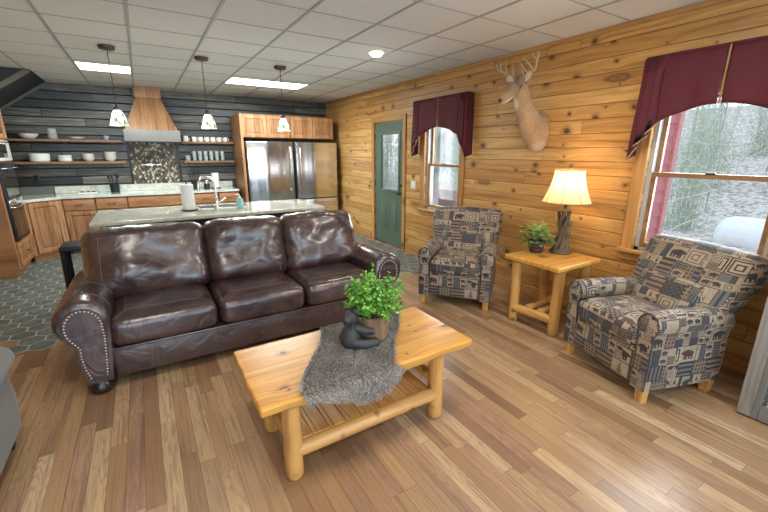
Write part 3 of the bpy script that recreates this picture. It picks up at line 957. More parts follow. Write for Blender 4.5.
for k in range(15000):
    u, v = rng.random(), rng.random()
    if rng.random() < .1: u = rng.choice((0, 1)) + rng.uniform(-.01, .01)
    p = fur_surf(u, v)
    du = fur_surf(min(1, u + .01), v) - fur_surf(max(0, u - .01), v); dv = fur_surf(u, min(1, v + .01)) - fur_surf(u, max(0, v - .01))
    nrm = du.cross(dv)
    if nrm.length < 1e-9: continue
    nrm.normalize()
    if nrm.z < -.1 or (abs(nrm.z) < .5 and nrm.y > 0): nrm = -nrm
    lay = dv.normalized() * (.6 + .5 * mnoise.noise(p * 9)) + du.normalized() * (1.1 * mnoise.noise(p * 7 + Vector((5, 0, 0))) + (.35 if u > .97 else -.35 if u < .03 else 0))
    d = (nrm * .55 + lay + Vector((rng.uniform(-.3, .3), rng.uniform(-.3, .3), rng.uniform(-.1, .2)))).normalized()
    L = rng.uniform(.020, .040)
    side = d.cross(nrm + Vector((rng.uniform(-.4, .4), 0, 0))).normalized() * rng.uniform(.0009, .0018)
    m = p + d * L * .55 + nrm * .003; e = p + d * L - nrm * .004 + Vector((0, 0, -.002))
    v0, v1, v2, v3, v4 = (b.verts.new(q) for q in (p - side, p + side, m + side * .8, m - side * .8, e))
    b.faces.new((v0, v1, v2, v3)); b.faces.new((v3, v2, v4))
o = obj('pile', b, M['fur'], throw, angle=180); o['kind'] = 'stuff'

# ---------------------------------------------------------------- bear planter with bright green plant
M['bark'] = log_mat('bark_log_pot', 'z', (.22, .135, .07), (.10, .06, .035), (.07, .035, .02), .8)
zt = .4995
bp = thing('bear_planter', 'black bear figurine hugging a bark log planter of bright green foliage', 'planter', (1.045, 1.83, zt), R(8))
bp.scale = (1.22, 1.22, 1.22)
b = newbm(); lathe(b, [(.070, .0), (.082, .01), (.085, .06), (.088, .125), (.080, .128), (.074, .10)], n=26, capt=True)
for v in b.verts: v.co.x *= 1.0 + .04 * mnoise.noise(v.co * 30); v.co.y *= 1.0 + .04 * mnoise.noise(v.co * 30)
obj('log_pot', b, M['bark'], bp)
b = newbm()     # bear body: lofted torso with head, muzzle and limbs in one mesh
tube(b, [(-.135, -.02, .004), (-.138, -.02, .03), (-.130, -.02, .075), (-.118, -.02, .105), (-.112, -.02, .122)], [.038, .052, .045, .034, .02], 14)
ball(b, (-.135, -.024, .146), .034, 14, 10, (1.05, .95, .95))
tube(b, [(-.142, -.03, .146), (-.170, -.045, .144), (-.182, -.05, .141)], [.024, .017, .010], 10)
for dy in (-.025, .018): ball(b, (-.122, -.02 + dy, .178), .011, 8, 6)
tube(b, [(-.125, -.045, .10), (-.095, -.075, .085), (-.055, -.088, .075)], [.022, .018, .016], 10)
tube(b, [(-.125, .02, .10), (-.095, .055, .085), (-.055, .075, .078)], [.022, .018, .016], 10)
tube(b, [(-.14, -.045, .03), (-.10, -.085, .022), (-.045, -.095, .020), (-.035, -.098, .032)], [.030, .025, .020, .016], 10)
tube(b, [(-.14, .02, .03), (-.10, .065, .022), (-.055, .085, .020)], [.030, .024, .018], 10)
bmesh.ops.subdivide_edges(b, edges=b.edges[:], cuts=1, use_grid_fill=True)
for v in b.verts: v.co += v.normal * (.0035 * mnoise.noise(v.co * 90))
obj('bear', b, M['bearblack'], bp, angle=60)
M['leaf'] = leaf_mat('bright_boxwood_leaves', (.035, .15, .010), (.12, .38, .028), (.30, .58, .08))
b = newbm(); rng = random.Random(3)
bs = newbm()
for k in range(125):
    th, ph = rng.uniform(0, 2 * PI), math.acos(rng.uniform(-.25, 1))
    d = Vector((math.sin(ph) * math.cos(th) * 1.2, math.sin(ph) * math.sin(th), math.cos(ph)))
    base = Vector((rng.uniform(-.05, .05), rng.uniform(-.05, .05), .12))
    tip = Vector((.015, 0, .165)) + Vector((d.x * rng.uniform(.09, .175), d.y * rng.uniform(.09, .15), d.z * rng.uniform(.08, .21) - (.02 if d.z < .2 else 0)))
    if tip.x < -.07: tip = Vector((-.07 + .4 * (tip.x + .07), tip.y, tip.z + .03))
    mid = base.lerp(tip, .5) + Vector((0, 0, .02))
    tube(bs, [base, mid, tip], .0016, 4)
    for f in [x / 9 for x in range(2, 10)]:
        c = base.lerp(mid, f * 2) if f < .5 else mid.lerp(tip, f * 2 - 1)
        for _ in range(2):
            ld = Vector((rng.gauss(0, 1), rng.gauss(0, 1), rng.gauss(.4, .7))).normalized()
            L, w = rng.uniform(.016, .028), rng.uniform(.006, .010)
            sd = ld.cross(Vector((rng.gauss(0, 1), rng.gauss(0, 1), rng.gauss(0, 1)))).normalized() * w
            q = [c, c + ld * L * .55 + sd, c + ld * L, c + ld * L * .55 - sd]
            b.faces.new([b.verts.new(x) for x in q])
obj('foliage', b, M['leaf'], bp, smooth=False)
obj('stems', bs, plain('green_stem', (.08, .16, .03), .6), bp)

# ---------------------------------------------------------------- lodge armchairs
def make_armchair(label, loc, rot):
    t = thing('armchair', label, 'armchair', loc, rot)
    Tm = M['tapestry']
    b = newbm(); rbox(b, .30, .36, .145, .02, (6, 6, 3), 2, c=(0, -.04, .245)); obj('base', b, Tm, t, uvs=(0, 0))
    def fp(p):
        p.y -= .012 * (1 - (p.x / .29) ** 4); return p
    b = newbm(); rbox(b, .285, .035, .135, .025, (10, 2, 6), 3, fp, c=(0, -.405, .245)); obj('front_panel', b, Tm, t, uvs=(.2, .1))
    def fs(p):
        tx, ty = p.x / .29, p.y / .33
        if p.z > 0: p.z += .035 * (1 - tx ** 4) * (1 - ty ** 4)
        p.y -= .02 * (1 - tx ** 4) * (1 if p.y < 0 else 0)
        p.z += wrinkle(p, .006, 8, 3)
        return p
    b = newbm(); rbox(b, .285, .33, .075, .05, (12, 12, 3), 4, fs, c=(0, -.13, .425)); obj('seat_cushion', b, Tm, t, angle=80, uvs=(.4, .3))
    for s in (-1, 1):
        # arm: mushroom profile extruded front to back, padded top
        C = (.368, .555); r = .098
        prof = [(.285, .10), (.440, .10), (.447, .30), (.440, .44)] + [(C[0] + r * 1.08 * math.cos(R(a)), C[1] + r * .92 * math.sin(R(a))) for a in range(-40, 221, 20)] + [(.292, .44), (.287, .3)]
        b = newbm(); rings = []
        for y, k, dz in ((-.445, .86, 0), (-.435, .96, 0), (-.405, 1, .0), (-.25, 1, .004), (-.05, 1, .0), (.15, 1, -.012), (.27, .98, -.02), (.30, .90, -.02)):
            rings.append([b.verts.new((s * (.366 + (px - .366) * k), y, (.36 + (pz - .36) * (k if pz > .36 else 1)) + (dz if pz > .4 else 0) + .004 * mnoise.noise(Vector((px * 9, y * 9, pz * 9))))) for px, pz in prof])
        n = len(prof)
        for i in range(len(rings) - 1):
            for q in range(n): b.faces.new((rings[i][q], rings[i][(q + 1) % n], rings[i + 1][(q + 1) % n], rings[i + 1][q]))
        b.faces.new(rings[0]); b.faces.new(rings[-1])
        am = obj('arm', b, Tm, t, angle=45, uvs=(.05 + .3 * (s > 0), .21))
        b = newbm()
        ring = [Vector((s * (.366 + (px - .366) * .965), -.438, .36 + (pz - .36) * (.965 if pz > .36 else 1))) for px, pz in prof[1:]]
        tube(b, ring, .006, 6); obj('welt', b, M['welt'], am, uvs=(0, 0))
    # tall leaning back, wider near the top, with a soft roll
    def fb(p):
        tx, tz = p.x / .41, p.z / .32
        k = .90 + .13 * min(1, max(0, (tz + .6) / .9))
        p.x *= k
        if p.y < 0: p.y -= .05 * (1 - tx ** 4) * max(0, 1 - abs(tz + .35) ** 2) + .035 * (1 - tx ** 4) * max(0, 1 - abs(tz - .6) / .5)
        p.y += wrinkle(p, .008, 6, 9)
        if p.z > 0: p.z += .02 * (1 - tx ** 2)
        return p
    b = newbm(); rbox(b, .415, .10, .32, .07, (14, 3, 14), 4, fb)
    bmesh.ops.transform(b, matrix=Matrix.Translation((0, .285, .685)) @ Matrix.Rotation(R(-17), 4, 'X'), verts=b.verts[:])
    obj('backrest', b, Tm, t, angle=80, uvs=(.6, .45))
    def fl(p):
        tx, tz = p.x / .27, p.z / .15
        if p.y < 0: p.y -= .045 * (1 - tx ** 4) * (1 - tz ** 4)
        p.z += wrinkle(p, .006, 9, 5)
        return p
    b = newbm(); rbox(b, .275, .05, .15, .045, (10, 2, 8), 4, fl)
    bmesh.ops.transform(b, matrix=Matrix.Translation((0, .160, .60)) @ Matrix.Rotation(R(-17), 4, 'X'), verts=b.verts[:])
    obj('lumbar_cushion', b, Tm, t, angle=80, uvs=(.9, .25))
    for x in (-.385, .385):
        for y in (-.395, .25):
            b = newbm(); rings = []
            for z, h in ((0, .026), (.10, .031)):
                rings.append([b.verts.new((x * .93 + dx * h, y + dy * h, z)) for dx, dy in ((-1, -1), (1, -1), (1, 1), (-1, 1))])
            b.faces.new(rings[0]); b.faces.new(rings[1])
            for q in range(4): b.faces.new((rings[0][q], rings[0][(q + 1) % 4], rings[1][(q + 1) % 4], rings[1][q]))
            obj('foot', b, M['log_z'], t, smooth=False)
    for o in t.children_recursive:
        if o.type == 'MESH':
            for v in o.data.vertices:
                ax_ = abs(v.co.x)
                if not o.name.startswith('back') and not o.name.startswith('foot') and ax_ > .29: v.co.x = math.copysign(.29 + (ax_ - .29) * .72, v.co.x)
                v.co.x *= .93
                k = min(1, max(0, (v.co.z - .55) / .35))
                v.co.y = -.44 + (v.co.y + .44) * (.84 + .13 * k)
                if v.co.z > .45: v.co.z = .45 + (v.co.z - .45) * .90
    return t
ac = make_armchair('bear patterned tapestry armchair between the narrow window and side table', (2.945, 3.085, 0), R(-52))
a2 = copy_tree(ac)
a2.location = (3.058, 1.152, 0); a2.rotation_euler = (0, 0, R(-108))
a2['label'] = 'bear patterned tapestry armchair in front of the large window, beside the barnwood case'

# ---------------------------------------------------------------- log side table
st = thing('side_table', 'small honey pine side table on log legs between the two armchairs', 'side table', (3.095, 2.065, 0))
b = newbm(); rbox(b, .305, .285, .0225, .012, (14, 14, 1), 3, lambda p: p, c=(0, 0, .6375)); obj('tabletop', b, M['table'], st)
lg = [(-.165, -.205), (-.205, .205), (.225, -.205), (.225, .205)]
for k, (x, y) in enumerate(lg):
    b = newbm(); log(b, (x, y, .012), (x, y, .598), .046, 51 + k); obj('leg', b, M['log_z'], st)
b = newbm(); log(b, (-.165, -.18, .135), (-.205, .18, .135), .042, 61); obj('rail', b, M['log_y'], st)
b = newbm(); log(b, (.225, -.18, .15), (.225, .18, .15), .038, 62); obj('rail', b, M['log_y'], st)
b = newbm(); log(b, (-.17, -.06, .17), (.21, -.06, .17), .034, 63); obj('shelf_log', b, M['log_x'], st)
b = newbm(); log(b, (-.18, .06, .17), (.21, .06, .17), .034, 64); obj('shelf_log', b, M['log_x'], st)
b = newbm(); box(b, -.17, .23, -.215, -.195, .56, .616, .004, 1); obj('apron', b, M['table'], st)

# ---------------------------------------------------------------- table lamp
LX, LY, LZ = 3.285, 2.11, .66
lamp = thing('table_lamp', 'lit table lamp with cream bell shade and carved antler base', 'lamp', (LX, LY, LZ))
b = newbm(); lathe(b, [(.095, 0), (.102, .008), (.100, .022), (.085, .034), (.06, .045), (.045, .05)], n=24); obj('base', b, M['lampbronze'], lamp)
b = newbm(); rng = random.Random(8)
for k in range(5):
    a0 = 2 * PI * k / 5
    pts = []
    for i in range(12):
        f = i / 11; a = a0 + f * 2.4
        r = .052 - .022 * math.sin(f * PI) + .006 * math.sin(f * 9 + k)
        pts.append((r * math.cos(a), r * math.sin(a), .035 + f * .37))
    tube(b, pts, [.027 - .012 * i / 11 for i in range(12)], 8)
    for f in (.3, .62):
        i = int(f * 11); p = Vector(pts[i]); out = Vector((p.x, p.y, 0)).normalized()
        tube(b, [p, p + out * .03 + Vector((0, 0, .03)), p + out * .032 + Vector((0, 0, .07))], [.011, .008, .003], 6)
obj('antler_stem', b, M['lampbronze'], lamp)
b = newbm(); tube(b, [(0, 0, .05), (0, 0, .56)], .010, 10); lathe(b, [(.055, .395), (.06, .40), (.03, .412), (.018, .42), (.018, .46)], n=20); obj('pole', b, M['bronze'], lamp)
t_ = NT('cream_lamp_shade')
dif = t_.node('ShaderNodeBsdfDiffuse'); dif.inputs[0].default_value = (.85, .72, .48, 1)
trl = t_.node('ShaderNodeBsdfTranslucent'); trl.inputs[0].default_value = (.95, .78, .50, 1)
mxs = t_.node('ShaderNodeMixShader'); mxs.inputs[0].default_value = .6
t_.t.links.new(dif.outputs[0], mxs.inputs[1]); t_.t.links.new(trl.outputs[0], mxs.inputs[2])
M['shade'] = t_.finish(mxs.outputs[0])
b = newbm(); n = 48; rings = []
for i in range(13):
    f = i / 12
    r = .125 + (.208 - .125) * (f ** 1.7)
    z = .765 - .285 * f
    rings.append([b.verts.new(((r * (1 + .012 * abs(math.cos(4 * 2 * PI * k / n)))) * math.cos(2 * PI * k / n), (r * (1 + .012 * abs(math.cos(4 * 2 * PI * k / n)))) * math.sin(2 * PI * k / n), z)) for k in range(n)])
for i in range(12):
    for k in range(n): b.faces.new((rings[i][k], rings[i][(k + 1) % n], rings[i + 1][(k + 1) % n], rings[i + 1][k]))
sh = obj('lamp_shade', b, M['shade'], lamp)
b = newbm()
for k in range(8):
    a = 2 * PI * (k + .5) / 8
    tube(b, [((.126 + .083 * (f ** 1.7)) * 1.004 * math.cos(a), (.126 + .083 * (f ** 1.7)) * 1.004 * math.sin(a), .765 - .285 * f) for f in [i / 10 for i in range(11)]], .0026, 5)
for r, z in ((.127, .765), (.21, .48)):
    tube(b, [(r * math.cos(2 * PI * k / 40), r * math.sin(2 * PI * k / 40), z) for k in range(41)], .004, 6, cap=False)
obj('shade_trim', b, M['gold_trim'], sh)
b = newbm(); tube(b, [(0, 0, .56), (0, 0, .79)], .004, 6); ball(b, (0, 0, .795), .016, 10, 8, (1, 1, 1.4)); obj('finial', b, M['lampbronze'], lamp)
b = newbm(); ball(b, (0, 0, .60), .035, 14, 10, (1, 1, 1.3)); obj('bulb', b, emit('warm_bulb', (1, .75, .42), 14), lamp)
def point(name, loc, energy, col, r=.05):
    l = bpy.data.lights.new(name, 'POINT'); l.energy = energy; l.color = col; l.shadow_soft_size = r
    o = bpy.data.objects.new(name, l); COL.objects.link(o); o.location = loc; return o
point('lamp_glow', (LX, LY, LZ + .66), 9, (1, .68, .34), .05)

# small potted ivy on the side table
iv = thing('potted_ivy', 'small trailing ivy in plum coloured pot behind the lamp', 'potted plant', (3.095, 2.24, .6605))
b = newbm(); lathe(b, [(.052, 0), (.06, .01), (.078, .095), (.085, .10), (.085, .118), (.074, .118), (.07, .10)], n=22); obj('pot', b, M['purplepot'], iv)
M['ivy'] = leaf_mat('ivy_leaves', (.04, .13, .02), (.11, .28, .05), (.26, .44, .13))
b = newbm(); rng = random.Random(21)
for k in range(210):
    th = rng.uniform(0, 2 * PI); r = rng.uniform(.02, .135); 
    c = Vector((r * math.cos(th), r * math.sin(th), .13 + rng.uniform(-.02, .15) * (1 - r * 2) + rng.uniform(-.05, .03)))
    if r > .09: c.z -= rng.uniform(0, .06)
    out = Vector((math.cos(th), math.sin(th), rng.uniform(-.5, .6))).normalized()
    sd = out.cross(Vector((0, 0, 1))).normalized(); up = sd.cross(out)
    L, w = rng.uniform(.035, .062), rng.uniform(.018, .030)
    q = [c, c + out * L * .3 + sd * w, c + out * L * .6 + sd * w * .7 + up * .004, c + out * L, c + out * L * .6 - sd * w * .7 + up * .004, c + out * L * .3 - sd * w]
    b.faces.new([b.verts.new(x) for x in q])
obj('foliage', b, M['ivy'], iv, smooth=False)

# ---------------------------------------------------------------- mounted deer head
dm = thing('mounted_deer_head', 'taxidermy whitetail buck head with antlers hung on pine wall', 'deer mount', (XR, 2.66, 1.78))
O = Vector((XR, 2.66, 1.78))
def W(*p): return Vector(p) - O
t_ = NT('deer_hide')
P = t_.coords(); n_ = t_.noise(P, 60, 3); n2_ = t_.noise(P, 7, 2)
c = t_.ramp(t_.add(t_.mul(n_, .5), t_.mul(n2_, .5)), [(.3, (.27, .155, .075)), (.55, (.42, .26, .13)), (.75, (.50, .33, .18))])
def near(pt, r0, r1):
    q = t_.node('ShaderNodeVectorMath', operation='DISTANCE'); t_.put(q.inputs[0], P); q.inputs[1].default_value = pt
    return t_.sub(1.0, t_.sstep(q.outputs['Value'], r0, r1))
c = t_.mix(t_.mul(near(W(3.19, 2.775, 2.20), .05, .13), .75), c, (.19, .12, .07))
c = t_.mix(t_.mul(near(W(3.18, 2.79, 2.03), .06, .11), .9), c, (.72, .66, .56))
c = t_.mix(t_.mul(near(W(3.10, 2.80, 2.045), .012, .035), .9), c, (.70, .66, .60))
c = t_.mix(t_.mul(near(W(3.48, 2.62, 1.60), .04, .13), .6), c, (.60, .52, .42))
c = t_.mix(t_.mul(near(W(3.30, 2.86, 1.92), .03, .10), .6), c, (.62, .52, .40))
c = t_.mix(t_.mul(near(W(3.26, 2.76, 2.26), .03, .09), .7), c, (.16, .09, .05))
c = t_.mix(t_.mul(near(W(3.40, 2.60, 1.60), .03, .10), .7), c, (.50, .40, .28))
M['hide'] = t_.bsdf(c, .85, t_.bump(n_, .4, .006), Sheen_Weight=.3)
b = newbm()
neck = [W(3.548, 2.68, 1.785), W(3.50, 2.68, 1.785), W(3.44, 2.69, 1.83), W(3.375, 2.71, 1.93), W(3.325, 2.735, 2.04), W(3.295, 2.745, 2.13), W(3.27, 2.75, 2.19), W(3.245, 2.757, 2.215), W(3.21, 2.768, 2.19), W(3.17, 2.778, 2.145), W(3.125, 2.79, 2.10), W(3.09, 2.80, 2.075), W(3.075, 2.803, 2.066)]
rad_ = [(.118, .205), (.116, .195), (.104, .150), (.088, .115), (.076, .092), (.074, .086), (.080, .086), (.080, .082), (.072, .074), (.058, .062), (.050, .050), (.043, .041), (.022, .022)]
tube(b, neck, rad_, 20, up=(.95, 0, .31))
obj('head_and_neck', b, M['hide'], dm, angle=80)
# ears, eyes, nose
M['earin'] = plain('pale_ear_lining', (.60, .50, .40), .9)
for tip, base in ((W(3.25, 2.915, 2.315), W(3.27, 2.80, 2.235)), (W(3.25, 2.60, 2.325), W(3.275, 2.695, 2.235))):
    b = newbm(); d = tip - base; L = d.length; d.normalize()
    tube(b, [base, base + d * L * .35 + Vector((0, 0, .006)), base + d * L * .7 + Vector((0, 0, .008)), tip], [(.02, .018), (.046, .020), (.040, .016), (.005, .004)], 12, up=(1, 0, 0))
    e = obj('ear', b, M['hide'], dm, angle=80)
    b = newbm(); f = Vector((-.016, 0, -.002))
    tube(b, [base + d * L * .1 + f, base + d * L * .4 + f + Vector((0, 0, .006)), base + d * L * .7 + f + Vector((0, 0, .008)), base + d * L * .9 + f * .5], [(.012, .006), (.032, .008), (.027, .006), (.004, .002)], 10, up=(1, 0, 0)); obj('ear_lining', b, M['earin'], e)
for c_ in (W(3.195, 2.825, 2.185), W(3.185, 2.722, 2.178)):
    b = newbm(); ball(b, c_, .015, 12, 8); obj('eye', b, M['black_gloss'], dm)
b = newbm(); ball(b, W(3.073, 2.804, 2.072), .022, 12, 8, (.8, 1.1, .8)); obj('nose', b, M['bearblack'], dm)
M['antler'] = plain('antler_bone', (.44, .33, .19), .5)
for beam, tines in (
    ([W(3.265, 2.79, 2.26), W(3.275, 2.84, 2.30), W(3.27, 2.93, 2.34), W(3.23, 3.00, 2.39), W(3.20, 3.02, 2.45)],
     [[W(3.275, 2.84, 2.30), W(3.25, 2.835, 2.37), W(3.24, 2.825, 2.43)], [W(3.27, 2.92, 2.34), W(3.245, 2.925, 2.42), W(3.235, 2.915, 2.49)], [W(3.245, 2.975, 2.365), W(3.22, 2.97, 2.42), W(3.21, 2.965, 2.45)]]),
    ([W(3.265, 2.715, 2.26), W(3.275, 2.665, 2.30), W(3.275, 2.59, 2.34), W(3.25, 2.56, 2.40), W(3.21, 2.60, 2.475)],
     [[W(3.275, 2.665, 2.30), W(3.23, 2.69, 2.36), W(3.20, 2.72, 2.41)], [W(3.275, 2.61, 2.335), W(3.23, 2.66, 2.41), W(3.19, 2.70, 2.47)], [W(3.25, 2.565, 2.39), W(3.25, 2.545, 2.45), W(3.245, 2.55, 2.50)], [W(3.27, 2.695, 2.275), W(3.24, 2.70, 2.32), W(3.225, 2.705, 2.35)]])):
    b = newbm(); tube(b, beam, [.018, .015, .013, .010, .004], 9)
    for q in tines: tube(b, q, [.011, .008, .002], 8)
    obj('antler', b, M['antler'], dm)

# ---------------------------------------------------------------- grey armchair at the far left edge
gc = thing('upholstered_chair', 'grey upholstered chair cut off by the left edge of the room view', 'armchair', (-1.185, 2.19, 0), R(0))
b = newbm(); rbox(b, .37, .40, .13, .04, (6, 6, 3), 3, c=(0, 0, .24)); obj('base', b, M['grey_fabric'], gc)
b = newbm(); rbox(b, .27, .36, .08, .05, (6, 6, 3), 3, c=(0, .04, .44)); obj('seat_cushion', b, M['grey_fabric'], gc)
for s in (-1, 1):
    prof = [(.30, .10), (.425, .10), (.435, .30), (.425, .42)] + [(.385 + .088 * math.cos(R(a)), .52 + .08 * math.sin(R(a))) for a in range(-30, 211, 20)] + [(.305, .42)]
    b = newbm(); rings = []
    for y, k in ((-.42, .9), (-.40, 1), (0, 1), (.38, 1), (.415, .97), (.43, .85)):
        rings.append([b.verts.new((s * (.37 + (px - .37) * k), y, pz if pz < .35 else .35 + (pz - .35) * k)) for px, pz in prof])
    for i in range(len(rings) - 1):
        for q in range(len(prof)): b.faces.new((rings[i][q], rings[i][(q + 1) % len(prof)], rings[i + 1][(q + 1) % len(prof)], rings[i + 1][q]))
    b.faces.new(rings[0]); b.faces.new(rings[-1]); obj('arm', b, M['grey_fabric'], gc, angle=50)
b = newbm(); rbox(b, .36, .10, .36, .08, (6, 3, 6), 3)
bmesh.ops.transform(b, matrix=Matrix.Translation((0, -.36, .60)) @ Matrix.Rotation(R(12), 4, 'X'), verts=b.verts[:]); obj('backrest', b, M['grey_fabric'], gc)
for x in (-.36, .36):
    for y in (-.34, .36):
        b = newbm(); lathe(b, [(.028, 0), (.036, .03), (.034, .06), (.045, .10), (.045, .12)], (x, y, 0), 16); obj('foot', b, M['darkwood'], gc)

# ---------------------------------------------------------------- grey barnwood framed case, right edge
M['barnwood'] = pine('grey_barnwood', 'z', 'y', w=.09, L=5, cols=((.20, .19, .175), (.27, .26, .24), (.14, .135, .125)), dark=(.06, .055, .05), knots=.2, groove=.001, rough=.8, groove_col=(.05, .05, .045))
fc = thing('barnwood_case', 'weathered grey wood framed case with pebble front by right edge', 'case', (3.0, .0, 0))
b = newbm(); box(b, .03, .50, -.59, .585, 0.012, 1.02, .004, 1); obj('carcass', b, M['barnwood'], fc)
b = newbm()
box(b, -.035, .03, .49, .59, .012, 1.03, .004, 1); box(b, -.035, .03, -.595, -.495, .012, 1.03, .004, 1); box(b, -.033, .028, -.495, .49, .012, .105, .004, 1); box(b, -.033, .028, -.495, .49, .92, 1.03, .004, 1)
obj('face_frame', b, M['barnwood'], fc)
t_ = NT('pebble_panel')
vo = t_.voro(t_.coords(), 26)
r_, _, _ = t_.sep(vo.outputs['Color'])
ed = t_.sstep(vo.outputs['Distance'], .25, .55)
c = t_.ramp(r_, [(0, (.05, .055, .06)), (.3, (.30, .31, .31)), (.6, (.16, .17, .18)), (.8, (.52, .51, .48)), (1, (.70, .68, .63))], 'CONSTANT')
c = t_.mix(ed, c, (.10, .10, .10))
M['pebble'] = t_.bsdf(c, .4, t_.bump(t_.sub(1.0, ed), .9, .02))
b = newbm(); box(b, -.005, .03, -.495, .49, .105, .92); obj('pebble_panel', b, M['pebble'], fc, smooth=False)
b = newbm(); box(b, -.05, .51, -.61, .605, 1.03, 1.07, .006, 1); obj('top', b, M['barnwood'], fc)

# ================================================================ kitchen
YK = 7.60      # front of the back-wall cabinets
def door_bm(w, h, x0, z0, y=-.02, fw=.06):
    b = newbm()
    box(b, x0, x0 + fw, y, 0, z0, z0 + h, .003, 1); box(b, x0 + w - fw, x0 + w, y, 0, z0, z0 + h, .003, 1)
    box(b, x0 + fw, x0 + w - fw, y, 0, z0, z0 + fw, .003, 1); box(b, x0 + fw, x0 + w - fw, y, 0, z0 + h - fw, z0 + h, .003, 1)
    return b
def add_door(parent, w, h, x0, z0, mat, fw=.06, y=-.02):
    o = obj('door', door_bm(w, h, x0, z0, y, fw), mat, parent)
    b = newbm(); box(b, x0 + fw - .002, x0 + w - fw + .002, y + .014, -.0005, z0 + fw - .002, z0 + h - fw + .002)
    box(b, x0 + fw + .022, x0 + w - fw - .022, y + .006, y + .0145, z0 + fw + .022, z0 + h - fw - .022, .004, 1)
    obj('door_panel', b, M['cab_panel'], o)
    return o
M['cab_panel'] = cabinet_wood('knotty_hickory_panel', 'z', 'x', .86)  # darker tint puts the shading of the door recess into the colour
def pull(parent, x, z, vertical=False, y=-.02, L=.09):
    b = newbm()
    if vertical: pts = [(x, y, z - L / 2), (x, y - .028, z - L / 2 + .012), (x, y - .028, z + L / 2 - .012), (x, y, z + L / 2)]
    else: pts = [(x - L / 2, y, z), (x - L / 2 + .012, y - .028, z), (x + L / 2 - .012, y - .028, z), (x + L / 2, y, z)]
    tube(b, pts, .006, 6)
    return obj('handle', b, M['bronze'], parent)
def cabinet(label, loc, rot, w, d, h, layout, z0=0.0, toe=True, name='base_cabinet', cat='cabinet', mat=None, group=None):
    """local: x 0..w, front at y=0 facing -y. layout: list of ('door'|'drawer', x0, x1, z0, z1, handle)"""
    t = thing(name, label, cat, loc, rot, group)
    mt = mat or M['cab']
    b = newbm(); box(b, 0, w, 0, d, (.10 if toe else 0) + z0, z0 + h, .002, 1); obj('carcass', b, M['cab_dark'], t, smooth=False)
    if toe:
        b = newbm(); box(b, .002, w - .002, .06, d - .01, z0 + .004, z0 + .10); obj('toe_kick', b, M['cab_h'], t, smooth=False)
    for kind, xa, xb, za, zb, hd in layout:
        if kind == 'door':
            o = add_door(t, xb - xa, zb - za, xa, za, mt)
            if hd: pull(o, xb - .03 if hd == 'r' else xa + .03, za + .10 if z0 > 1 or hd == 'u' else zb - .10, True)
        else:
            b = newbm(); box(b, xa, xb, -.02, 0, za, zb, .005, 2); o = obj('drawer', b, M['cab_h'], t)
            if hd: pull(o, (xa + xb) / 2, (za + zb) / 2)
    return t
DB = YB - YK - .012
cabinet('hickory base cabinet with drawer, left of the range unit, near corner', (-1.11, YK, 0), 0, .405, DB, .875, [('drawer', .01, .395, .69, .855, 1), ('door', .01, .395, .12, .675, 'r')])
cabinet('hickory base cabinet with drawer beside the range unit, under black utensils', (-.70, YK, 0), 0, .425, DB, .875, [('drawer', .01, .415, .69, .855, 1), ('door', .01, .415, .12, .675, 'l')])
cabinet('wide hickory base cabinet below the mosaic backsplash and hood', (-.27, YK, 0), 0, .99, DB, .875, [('drawer', .01, .98, .69, .855, 0), ('door', .01, .49, .12, .675, 'r'), ('door', .50, .98, .12, .675, 'l')])
cabinet('hickory base cabinet with drawer right of the range, behind the faucet', (.725, YK, 0), 0, .405, DB, .875, [('drawer', .01, .395, .69, .855, 1), ('door', .01, .395, .12, .675, 'r')])
cabinet('hickory base cabinet with drawer beside the tall panel and refrigerator', (1.135, YK, 0), 0, .355, DB, .875, [('drawer', .01, .345, .69, .855, 1), ('door', .01, .345, .12, .675, 'l')])
# diagonal corner cabinet
cd = thing('base_cabinet', 'diagonal corner base cabinet of knotty hickory with one tall door', 'cabinet', (-1.49, 7.24, 0), R(43.2))
b = newbm(); w = .515
ca, sa = math.cos(R(43.2)), math.sin(R(43.2))
def wl(x, y): return ((x + 1.49) * ca + (y - 7.24) * sa, -(x + 1.49) * sa + (y - 7.24) * ca)
prism(b, [(0, 0), (w, 0), wl(-1.113, 7.61), wl(-1.113, YB - .012), wl(XL + .01, YB - .012), wl(XL + .01, 7.245), wl(-1.50, 7.245)], 'z', .10, .875); obj('carcass', b, M['cab'], cd, smooth=False)
b = newbm(); box(b, .02, w - .02, .05, .3, .004, .10); obj('toe_kick', b, M['cab_h'], cd, smooth=False)
o = add_door(cd, w - .09, .73, .045, .125, M['cab'])
# countertop
b = newbm()
prism(b, [(-2.235, 7.236), (-1.465, 7.236), (-1.10, 7.565), (1.495, 7.565), (1.495, YB - .002), (-2.235, YB - .002)], 'z', .878, .918)
ctp = tag(obj('countertop', b, M['granite'], None, smooth=False), 'pale granite countertop running along the back wall cabinets', 'countertop')
b = newbm(); box(b, -1.25, 1.495, YB - .028, YB - .001, .9185, 1.03, .004, 1)
tag(obj('counter_upstand', b, M['granite']), 'low pale granite upstand at the back of kitchen counter', 'backsplash')
b = newbm(); box(b, XL + .02, -1.26, YB - .028, YB - .001, .9185, 1.03, .004, 1)
tag(obj('counter_upstand', b, plain('grey_slate', (.15, .155, .155), .6)), 'grey slate coloured upstand in the left kitchen corner', 'backsplash')
